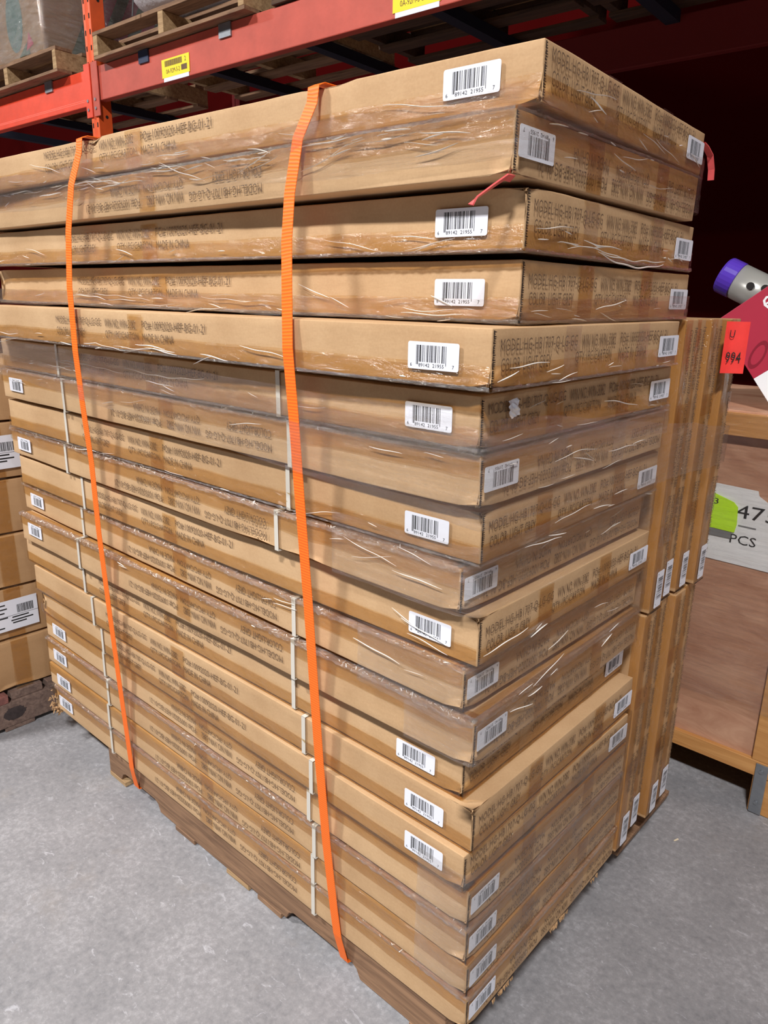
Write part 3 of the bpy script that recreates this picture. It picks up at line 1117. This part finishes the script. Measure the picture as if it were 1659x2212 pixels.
# ------------------------------------------------------------------ carton column and pallet at the left
LX = -2.05
levels = [0.150, 0.352, 0.556, 0.756, 0.960, 1.162, 1.362]
NAMES = ['lowest', 'second from the bottom', 'third from the bottom', 'third from the top', 'second from the top', 'topmost']
ME_SHIP = None
for q in range(6):
    z0, z1 = levels[q], levels[q + 1] - 0.002
    xo = (0.0, -0.006, 0.004, -0.004, 0.002, -0.006)[q]
    rt = root('brown_carton', Matrix.Translation((LX + xo, -0.28, z0)))
    tag(rt, 'brown carton left of the strapped stack, %s of its column' % NAMES[q], 'carton', 'cartons in the column at the left')
    # reuse of the soft box: x -0.5..0, y 0..0.7
    cl_keep = CL
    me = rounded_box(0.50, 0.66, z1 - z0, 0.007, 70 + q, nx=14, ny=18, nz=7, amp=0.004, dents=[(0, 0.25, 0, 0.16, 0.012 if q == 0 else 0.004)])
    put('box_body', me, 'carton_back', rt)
    put('packing_tape', flat_patch('packing_tape', 0.255, 0.315, 0.0, z1 - z0, 50 + q), 'tape', rt, RF)
    if q in (1, 4):
        lm = MB()
        lm.box(0.0006, 0.0014, 0.0, 0.155, 0.0, 0.118)
        lab = put('shipping_label', lm.mesh('shipping_label'), 'label_white', rt, Matrix.Translation((0.003, 0.215, 0.038)))
        pm = MB()
        rr_ = random.Random(q)
        y = 0.080
        while y < 0.140:
            a = rr_.choice((0.0012, 0.002, 0.003))
            pm.quad((0.0018, y, 0.062), (0.0018, y + a, 0.062), (0.0018, y + a, 0.094), (0.0018, y, 0.094))
            y += a + rr_.choice((0.0012, 0.002))
        for z_, y0, y1 in ((0.046, 0.06, 0.120), (0.034, 0.055, 0.135), (0.024, 0.06, 0.11), (0.10, 0.005, 0.04), (0.085, 0.005, 0.045), (0.07, 0.005, 0.035),
                           (0.05, 0.005, 0.045), (0.012, 0.005, 0.03)):
            pm.quad((0.0018, y0, z_), (0.0018, y1, z_), (0.0018, y1, z_ + 0.005), (0.0018, y0, z_ + 0.005))
        pm.quad((0.0018, 0.0, 0.056), (0.0018, 0.155, 0.056), (0.0018, 0.155, 0.0572), (0.0018, 0.0, 0.0572))
        put('label_print', pm.mesh('label_print', fix=False), 'ink_black', lab)
P2 = root('wooden_pallet', Matrix.Translation((LX + 0.02, -0.45, 0)))
tag(P2, 'weathered grey-brown pallet under the carton column at the left', 'pallet')
for q, x in enumerate((-0.04, -0.62, -1.16)):
    board('stringer', 'pallet_grey', P2, x, x + 0.04, 0, 0.92, 0.018, 0.115, 20 + q)
for q in range(7):
    y = q * 0.133
    board('deck_board', 'pallet_red' if q == 2 else 'pallet_grey', P2, -1.16, 0.002 - 0.012 * (q % 2), y, y + 0.118, 0.116, 0.148, 30 + q, 0.001)
for q, y in enumerate((0.0, 0.36, 0.80)):
    board('bottom_board', 'pallet_grey', P2, -1.16, 0.0, y, y + 0.11, 0.001, 0.0175, 40 + q, 0.0008)
mb = MB()
mb.v = [(0.0026, 0.40 + 0.040 * math.cos(a * 0.1309) * (1 + 0.25 * noise.noise(Vector((a * 0.5, 1, 0)))), 0.068 + 0.026 * math.sin(a * 0.1309) * (1 + 0.3 * noise.noise(Vector((a * 0.6, 5, 0))))) for a in range(48)]
mb.f = [tuple(range(48))]
put('black_smudge', mb.mesh('black_smudge', fix=False), 'smudge', P2)

# ------------------------------------------------------------------ pallet rack
RYAW = math.radians(2.5)
RM = Matrix.Translation((-3.69, 1.35, 0)) @ Matrix.Rotation(RYAW, 4, 'Z')
RK = root('pallet_rack', RM)
tag(RK, 'orange-red steel pallet rack behind the carton stack', 'rack')
BAY = 4.92


def rack_post(u, v, mat='post_orange'):
    """open-faced column with folded lips"""
    mb = MB()
    pts = [(u, v), (u + 0.024, v), (u + 0.030, v + 0.010), (u + 0.045, v + 0.010), (u + 0.051, v), (u + 0.075, v), (u + 0.075, v + 0.085), (u, v + 0.085)]
    mb.prism(pts, 'z', 0.0, 5.2)
    return put('upright_post', mb.mesh('upright_post'), mat, RK, bevel=0.003)


for u in (0.0, BAY, -BAY):
    for v in (0.0, 1.02):
        rack_post(u, v, 'post_orange' if v == 0 else 'rack_rear_shaded')
    for q in range(5):
        mb = MB()
        z = 0.3 + q * 0.95
        mb.cyl((u + 0.037, 0.085, z), (u + 0.037, 1.02, z + (0.5 if q % 2 else 0.0)), 0.016, n=8)
        put('brace', mb.mesh('brace'), 'post_orange', RK)
# slots and holes in the near post
mb = MB()
for q in range(16):
    z = 2.34 + q * 0.0762
    for uu in (0.010, 0.056):
        mb.box(uu, uu + 0.010, -0.0012, 0.002, z, z + 0.024)
for q in range(5):
    z = 2.36 + q * 0.19
    mb.cyl((0.0745, 0.052, z), (0.0764, 0.052, z), 0.009, n=10)
put('slot', mb.mesh('slot'), 'slot_black', RK)['kind'] = 'stuff'


def beam(u0, u1, z0, z1, v, mat, lip=0.0, plate=True):
    mb = MB()
    h = z1 - z0
    pts = [(v, z0), (v + 0.045, z0), (v + 0.045, z1 - 0.04), (v + 0.03, z1 - 0.04), (v + 0.03, z1), (v, z1), (v, z0 + lip + 0.006), (v - 0.006 if lip else v, z0 + lip)] if lip else \
          [(v, z0), (v + 0.045, z0), (v + 0.045, z1 - 0.04), (v + 0.03, z1 - 0.04), (v + 0.03, z1), (v, z1)]
    if lip:
        pts[0] = (v - 0.006, z0)
    mb.prism(pts, 'x', u0, u1)
    put('beam', mb.mesh('beam'), mat, RK, bevel=0.004)


beam(0.078, BAY - 0.003, 2.622, 2.792, 0.004, 'beam_faded')
beam(-BAY + 0.078, -0.003, 2.606, 2.790, 0.004, 'beam_orange', lip=0.03)
beam(0.078, BAY - 0.003, 2.606, 2.776, 1.05, 'rack_rear_shaded')
beam(-BAY + 0.078, -0.003, 2.606, 2.776, 1.05, 'rack_rear_shaded')
for (u0, u1, mat) in ((-0.030, 0.030, 'beam_orange'), (0.046, 0.108, 'beam_faded')):
    mb = MB()
    mb.box(u0, u1, -0.008, -0.0015, 2.545, 2.815)
    cp = put('beam_connector', mb.mesh('beam_connector'), mat, RK, bevel=0.002)
    mb = MB()
    for z in (2.585, 2.60 + 0.03):
        mb.cyl(((u0 + u1) / 2 - 0.006, -0.012, z), ((u0 + u1) / 2 - 0.006, -0.008, z), 0.008, n=8)
    put('bolt', mb.mesh('bolt'), 'steel', cp)
# cross bars (they carry the pallets) and their clips on the front beam
for q, u in enumerate((0.62, 1.36, 2.10, 2.84, 3.58, 4.3, -0.62, -1.36, -2.1)):
    mb = MB()
    mb.box(u, u + 0.06, 0.035, 1.05, 2.745, 2.791)
    put('cross_bar', mb.mesh('cross_bar'), 'bar_shaded', RK)
for u, mat in ((0.50, 'blue_steel'), (1.15, 'steel'), (-0.55 + 0.07, 'steel')):
    mb = MB()
    mb.box(u, u + 0.085, -0.004, 0.004, 2.735, 2.793)
    put('bar_clip', mb.mesh('bar_clip'), mat, RK)
# location labels
for u0, zt in ((0.69, 2.722), (2.18, 2.722)):
    mb = MB()
    mb.box(0, 0.225, -0.0012, 0, -0.082, 0)
    lb = put('location_label', mb.mesh('location_label'), 'label_yellow', RK, Matrix.Translation((u0, 0.0025, zt)))
    mb = MB()
    mb.box(0.012, 0.218, -0.0008, 0.0, -0.100, -0.080)
    put('label_backing', mb.mesh('label_backing'), 'label_white', lb)
    mb = MB()
    x = 0.026
    rnd = random.Random(11)
    while x < 0.165:
        a = rnd.choice((0.002, 0.003, 0.005))
        mb.quad((x, -0.0018, -0.034), (x + a, -0.0018, -0.034), (x + a, -0.0018, -0.008), (x, -0.0018, -0.008))
        x += a + rnd.choice((0.0015, 0.002))
    mb.quad((0.160, -0.0018, -0.066), (0.206, -0.0018, -0.066), (0.206, -0.0018, -0.042), (0.160, -0.0018, -0.042))
    put('label_bars', mb.mesh('label_bars', fix=False), 'ink', lb)
    put('lettering', text_mesh('lettering', [('0A-92M-5-2', 0.036, 0.148, -0.066, -0.046), ('2', 0.188, 0.200, -0.030, -0.010)]), 'ink', lb,
        frame_M((0, -0.0018, 0), (1, 0, 0), (0, 0, 1), (0, -1, 0)))


# pallets stored on the rack: stringers run front to back, boards run along the beam
def rack_pallet(u, v, wid, dep, label, mats=('pallet_pale', 'pallet_pale'), z=2.795, seed=0):
    M = RM @ Matrix.Translation((u, v, z))
    p = root('wooden_pallet', M)
    tag(p, label, 'pallet', 'pallets on the rack')
    for q, x in enumerate((0.0, wid / 2 - 0.02, wid - 0.04)):
        board('stringer', mats[0], p, x, x + 0.04, 0, dep, 0.018, 0.112, seed + q)
    nb = 7
    for q in range(nb):
        y = q * (dep - 0.10) / (nb - 1)
        board('deck_board', mats[1], p, -0.004, wid + 0.004, y, y + 0.10, 0.1125, 0.130, seed + 10 + q, 0.001)
    for q in range(5):
        y = q * (dep - 0.09) / 4
        board('bottom_board', mats[1], p, -0.004, wid + 0.004, y, y + 0.09, 0.001, 0.0175, seed + 20 + q, 0.001)
    return p


rack_pallet(-1.42, -0.07, 1.22, 1.05, 'dark worn pallet on the rack left of the orange post', ('pallet_pale', 'pallet_wood'), seed=100)
rack_pallet(0.17, -0.055, 1.22, 1.05, 'brown wooden pallet on the rack right of the orange post', ('pallet_pale', 'pallet_wood'), seed=200)
rack_pallet(1.52, -0.01, 1.05, 1.05, 'pallet on the rack above the top of the strapped stack', ('pallet_shaded', 'pallet_shaded'), seed=300)
rack_pallet(2.62, 0.0, 1.05, 1.05, 'pallet on the rack at the upper right, seen from below', ('pallet_shaded', 'pallet_shaded'), seed=400)
rack_pallet(3.72, 0.0, 1.05, 1.05, 'unseen pallet added on the rack above the crate and red box', ('pallet_shaded', 'pallet_shaded'), seed=500)  # out of view, added with its load to keep lamp light off the wall

# load on the left pallet: wrapped cartons with printed decoration
lz = 2.795 + 0.131
LM = RM @ Matrix.Translation((-1.35, 0.0, lz))
ld = root('wrapped_load', LM)
tag(ld, 'film-wrapped cartons with green and red print on the upper left pallet', 'carton load')
mb = MB()
mb.box(0, 0.90, 0.0, 0.90, 0.0, 0.95)
put('carton_block', mb.mesh('carton_block'), 'carton_back', ld, bevel=0.01)
mb = MB()
mb.v = [(0.58 + 0.10 * math.cos(a * 0.2618), -0.002, 0.24 + 0.17 * math.sin(a * 0.2618)) for a in range(24)]
mb.f = [tuple(range(24))]
put('printed_oval', mb.mesh('printed_oval', fix=False), 'print_teal', ld)
mb = MB()
mb.v = [(0.70, -0.003, 0.06), (0.79, -0.003, 0.085), (0.74, -0.003, 0.155)]
mb.f = [(0, 1, 2)]
put('printed_triangle', mb.mesh('printed_triangle', fix=False), 'print_pink', ld)
mb = MB()
mb.v = [(0.60, -0.0025, 0.04), (0.74, -0.0025, 0.04), (0.72, -0.0025, 0.11)]
mb.f = [(0, 1, 2)]
put('printed_leaf', mb.mesh('printed_leaf', fix=False), 'print_green', ld)
for q in range(9):
    mb = MB()
    y0 = 0.16 + q * 0.075
    a = [(0.902, y0, 0.03), (0.902, y0 + 0.075, 0.03), (0.902, y0 + 0.075 + 0.26, 0.55), (0.902, y0 + 0.26, 0.55)]
    a = [(p_[0], min(p_[1], 0.89), p_[2]) for p_ in a]
    mb.quad(*a)
    put('printed_stripe', mb.mesh('printed_stripe', fix=False), ('print_green', 'print_red')[q % 2], ld)
mb = MB()
rnd = random.Random(4)


def lf(u, v):
    per = [(-0.02, -0.02), (0.92, -0.02), (0.92, 0.92), (-0.02, 0.92), (-0.02, -0.02)]
    s = u * 4
    k = min(3, int(s))
    f_ = s - k
    x = lerp(per[k][0], per[k + 1][0], f_)
    y = lerp(per[k][1], per[k + 1][1], f_)
    z = 0.014 + 0.85 * v
    fl = max(0.0, 1 - v / 0.16)
    cx, cy = x - 0.45, y - 0.45
    o = 1 + 0.12 * fl + 0.02 * abs(noise.noise(Vector((x * 6, y * 6, z * 16))))
    o2 = 1 + 0.05 * fl + 0.02 * abs(noise.noise(Vector((x * 6, y * 6, z * 16))))
    return (0.45 + cx * o, 0.45 + cy * o2, z + 0.012 * noise.noise(Vector((x * 8, y * 8, 2))))


mb.grid(lf, 96, 20)
put('shrink_film', mb.mesh('shrink_film', smooth=True, fix=False), 'load_film', ld)

# white sack and boxes on the second pallet
LM2 = RM @ Matrix.Translation((0.17, -0.02, lz))
sack = root('white_sack', LM2 @ Matrix.Translation((0.66, 0.36, 0)))
tag(sack, 'bulging white sack tied down on the pale rack pallet', 'sack')
mb = MB()


def sackf(u, v):
    th = 2 * math.pi * u
    ph = math.pi * (v - 0.5)
    e = 0.55
    sg = lambda c: math.copysign(abs(c) ** e, c)
    x = 0.50 * sg(math.cos(th)) * abs(math.cos(ph)) ** 0.6
    y = 0.40 * sg(math.sin(th)) * abs(math.cos(ph)) ** 0.6
    z = 0.30 + 0.30 * sg(math.sin(ph))
    k = 1 + 0.05 * noise.noise(Vector((x * 6, y * 6, z * 6)))
    return (x * k, y * k, max(0.001, z * k))


mb.grid(sackf, 40, 18)
put('sack_body', mb.mesh('sack_body', smooth=True), 'bag_white', sack)
ribbon('tie_cord', [(-0.22, -0.435, -0.02), (-0.20, -0.428, 0.12), (-0.16, -0.40, 0.5), (-0.10, 0, 0.64)], (1, 0, 0), 0.012, 'cord_black', sack)
for q, (u, wd, hh, lab) in enumerate(((1.53, 1.02, 0.8, 'unseen brown carton load added on the rack pallet above the strapped stack'),
                                      (2.64, 1.0, 0.8, 'unseen brown carton load added on the rack pallet at the upper right'),
                                      (3.74, 1.0, 0.8, 'unseen brown carton load added on the rack pallet above the crate'))):
    rt = root('unseen_load', RM @ Matrix.Translation((u, 0.03, lz)))  # unseen loads, added to block lamp light and darken the rack below
    tag(rt, lab, 'carton load', 'unseen carton loads on the rack')
    for a in range(2):
        for c_ in range(2):
            mb = MB()
            mb.box(a * wd / 2 + 0.004, (a + 1) * wd / 2 - 0.004, 0, 0.98, c_ * hh / 2, (c_ + 1) * hh / 2 - 0.004)
            put('unseen_load_carton', mb.mesh('unseen_load_carton'), 'carton_back', rt, bevel=0.008)

# ------------------------------------------------------------------ wooden crate at the right
CX0, CX1, CY = -0.34, 0.95, 1.38
CR = root('wooden_crate', Matrix.Translation((CX0, CY, 0)))
tag(CR, 'plywood crate on timber feet behind the upright cartons', 'crate')


def cr(name, mat, x0, x1, y0, y1, z0, z1, seed=0, jit=0.001, parent=None):
    mb = MB()
    mb.box(x0 - CX0, x1 - CX0, y0 - CY, y1 - CY, z0, z1, jit, random.Random(seed))
    return put(name, mb.mesh(name), mat, parent or CR, bevel=0.002)


cr('front_panel', 'crate_ply', CX0, CX1, CY + 0.020, CY + 0.034, 0.16, 1.28, 1, 0)
cr('side_panel', 'crate_ply', CX0, CX0 + 0.014, CY + 0.035, CY + 0.80, 0.16, 1.28, 2, 0)
cr('bottom_rail', 'crate_pine', CX0, CX1, CY, CY + 0.019, 0.136, 0.190, 3)
cr('top_rail', 'crate_pine', CX0, CX1, CY - 0.012, CY + 0.019, 1.222, 1.288, 4)
cr('lid', 'crate_ply', CX0 - 0.005, CX1, CY + 0.02, CY + 0.80, 1.281, 1.294, 5, 0)
cr('corner_post', 'crate_pine', 0.160, 0.30, CY + 0.001, CY + 0.0195, 0.191, 1.221, 6, 0)
cr('floor_panel', 'crate_pine', CX0, CX1, CY + 0.035, CY + 0.80, 0.136, 0.158, 7, 0)
for x in (CX0 + 0.05, 0.172, 0.82):
    cr('foot', 'crate_pine', x, x + 0.10, CY + 0.004, CY + 0.78, 0.002, 0.135, 8)
br = cr('steel_bracket', 'steel', 0.176, 0.214, CY - 0.004, CY - 0.0005, 0.004, 0.185, 9, 0)
mb = MB()
for z in (0.045, 0.160):
    mb.cyl((0.195 - CX0, -0.008, z), (0.195 - CX0, -0.004, z), 0.006, n=10)
put('bolt', mb.mesh('bolt'), 'steel', br)
mb = MB()
pp = [(-0.16, 0.82), (0.157, 0.815), (0.157, 0.99), (0.12, 1.0), (0.105, 1.022), (0.085, 1.012), (0.075, 1.03), (0.05, 1.045), (0.045, 1.06), (-0.16, 1.068)]
mb.prism([(x - CX0, z) for x, z in pp], 'y', 0.0165, 0.0185)
pw = put('paper_sheet', mb.mesh('paper_sheet'), 'paper_white', CR)
put('lettering', text_mesh('lettering', [('475', -0.008, 0.110, 0.968, 1.010), ('PCS', -0.014, 0.062, 0.884, 0.914)]), 'ink_black', pw,
    frame_M((-CX0, 0.0155, 0), (1, 0, 0), (0, 0, 1), (0, -1, 0)))
mb = MB()
mb.quad((0.004 - CX0, 0.0156, 0.941), (0.056 - CX0, 0.0156, 0.940), (0.056 - CX0, 0.0156, 0.9445), (0.004 - CX0, 0.0156, 0.9455))
put('smudged_line', mb.mesh('smudged_line', fix=False), 'sleeve_grey', pw)
mb = MB()
pp = [(-0.085, 0.922), (-0.004, 0.919), (0.0, 0.945), (-0.004, 1.0), (-0.018, 1.014), (-0.082, 1.034)]
mb.prism([(x - CX0, z) for x, z in pp], 'y', 0.0120, 0.0150)
nn = put('sticky_note', mb.mesh('sticky_note'), 'note_green', CR)
put('lettering', text_mesh('lettering', [('3', -0.076, -0.062, 1.000, 1.018)]), 'ink_black', nn, frame_M((-CX0, 0.0112, 0), (1, 0, 0), (0, 0, 1), (0, -1, 0)))
mb = MB()
mb.box(-0.085 - CX0, -0.012 - CX0, 0.0135, 0.016, 0.897, 0.930)
put('grey_tab', mb.mesh('grey_tab'), 'sleeve_grey', CR)


def cf(u, v):
    x = CX0 - 0.01 + u * 1.36
    z = 0.36 + v * 0.95
    return (x - CX0, -0.014 - 0.006 * abs(noise.noise(Vector((x * 3, z * 24, 1)))), z)


mb = MB()
mb.grid(cf, 50, 40)
put('wrap_film', mb.mesh('wrap_film', smooth=True, fix=False), 'stretch_film', CR)

# red retail box leaning on the crate
a = math.radians(38)
e1 = Vector((math.cos(a), 0, math.sin(a)))
e2 = Vector((math.sin(a), 0, -math.cos(a)))
RB0 = Vector((-0.160, 1.44, 1.552))
RL1, RL2, RD = 0.46, 0.322, 0.22
rb = root('red_retail_box', frame_M(RB0, tuple(e1), (0, 1, 0), tuple(-e2)))
tag(rb, 'open red retail box leaning on the wooden crate', 'box')
# local: x along e1, y depth, z up = -e2, so the box fills z -RL2..0


def rbx(name, mat, *b):
    mb = MB()
    mb.box(*b)
    return put(name, mb.mesh(name), mat, rb, bevel=0.001)


rbx('front_wall', 'box_red', 0, RL1, 0, 0.004, -RL2 + 0.112, 0)
rbx('front_foot', 'paper_white', 0, RL1, 0, 0.004, -RL2 + 0.004, -RL2 + 0.112)
rbx('back_wall', 'box_red', 0, RL1, RD - 0.004, RD, -RL2 + 0.004, 0)
rbx('side_wall', 'box_red', 0, 0.004, 0.004, RD - 0.004, -RL2 + 0.112, 0)
rbx('side_foot', 'paper_white', 0, 0.004, 0.004, RD - 0.004, -RL2 + 0.004, -RL2 + 0.112)
rbx('side_wall', 'box_red', RL1 - 0.004, RL1, 0.004, RD - 0.004, -RL2 + 0.004, 0)
rbx('base', 'paper_white', 0, RL1, 0, RD, -RL2, -RL2 + 0.004)
put('lettering', text_mesh('lettering', [('en', 0.128, 0.20, -0.062, -0.022)]), 'paper_white', rb, frame_M((0, -0.0006, 0), (1, 0, 0), (0, 0, 1), (0, -1, 0)))
for q, (px, pz, rx, rz_) in enumerate(((0.045, -0.155, 0.045, 0.020), (0.10, -0.185, 0.05, 0.022))):
    mb = MB()
    n = 22
    for k in range(n):
        t = 2 * math.pi * k / n
        for s in (1.0, 0.72):
            c_, s_ = math.cos(t), math.sin(t)
            x_, z_ = rx * s * c_, rz_ * s * s_
            mb.v.append((px + x_ * 0.85 - z_ * 0.5, -0.0006, pz + x_ * 0.5 + z_ * 0.85))
    for k in range(n):
        k2 = (k + 1) % n
        mb.f.append((2 * k, 2 * k2, 2 * k2 + 1, 2 * k + 1))
    put('printed_loop', mb.mesh('printed_loop', fix=False), 'box_red_dark', rb)

# silver cylinder with purple cap poking out of the red box
cy = root('metal_cylinder', Matrix.Translation((0, 0, 0)))
ax = Vector((0.90, 0.05, -0.42)).normalized()
p0 = Vector((-0.192, 1.535, 1.690))
tag(cy, 'silver metal cylinder with purple cap poking out of the red box', 'cylinder')
cy.matrix_basis = Matrix.Translation(p0)
rad = 0.055
mb = MB()
mb.cyl((0, 0, 0), ax * 0.006, rad * 0.9, rad, n=28)
mb.cyl(ax * 0.006, ax * 0.050, rad, rad, n=28, caps=True)
put('purple_cap', mb.mesh('purple_cap', smooth=False), 'purple_plastic', cy, bevel=0.002)
mb = MB()
mb.cyl(ax * 0.0505, ax * 0.24, rad * 0.97, rad * 0.97, n=28)
mc = put('metal_body', mb.mesh('metal_body'), 'brushed_metal', cy)
mc.data.polygons.foreach_set('use_smooth', [True] * len(mc.data.polygons))
mb = MB()
side = ax.cross(Vector((0, 1, 0))).normalized()
for q in range(2):
    c_ = ax * (0.105 + 0.04 * q) + (Vector((0, -1, 0)) * 0.9 + side * (0.15 + 0.2 * q)).normalized() * rad
    mb.cyl(c_ - Vector((0, 0.002, 0)), c_ + Vector((0, 0.004, 0)), 0.011, n=12)
put('vent', mb.mesh('vent'), 'slot_black', mc)

# dark film-wrapped bundle lying on the crate lid
bd = root('wrapped_bundle', Matrix.Translation((0.30, 1.85, 1.295)))
tag(bd, 'dark film-wrapped bundle lying on the crate lid behind the red box', 'bundle')
mb = MB()


def bf(u, v):
    th = 2 * math.pi * u
    ph = math.pi * (v - 0.5)
    x = 0.40 * math.cos(th) * math.cos(ph) ** 0.5 if abs(math.cos(ph)) > 1e-6 else 0
    y = 0.11 * math.sin(th) * abs(math.cos(ph)) ** 0.5
    z = 0.075 + 0.075 * math.sin(ph)
    k = 1 + 0.12 * noise.noise(Vector((x * 9, y * 9, z * 20)))
    return (x * k, y * k, max(0.0005, z * k))


mb.grid(bf, 40, 14)
put('bundle_body', mb.mesh('bundle_body', smooth=True), 'dark_wrap', bd)

# splinters and scraps on the floor
rnd = random.Random(21)
for q, (x, y, l, a_) in enumerate(((-0.405, -0.215, 0.022, 0.3), (0.055, 1.08, 0.018, 1.2))):
    mb = MB()
    mb.box(-l / 2, l / 2, -0.0018, 0.0018, 0, 0.002, 0.0006, rnd)
    s = put('wood_splinter', mb.mesh('wood_splinter'), 'splinter', None, Matrix.Translation((x, y, 0.001)) @ Matrix.Rotation(a_, 4, 'Z'))
    tag(s, ('small pale splinter on the floor in front of the strapped stack', 'small pale splinter on the floor near the upright cartons')[q], 'splinter')
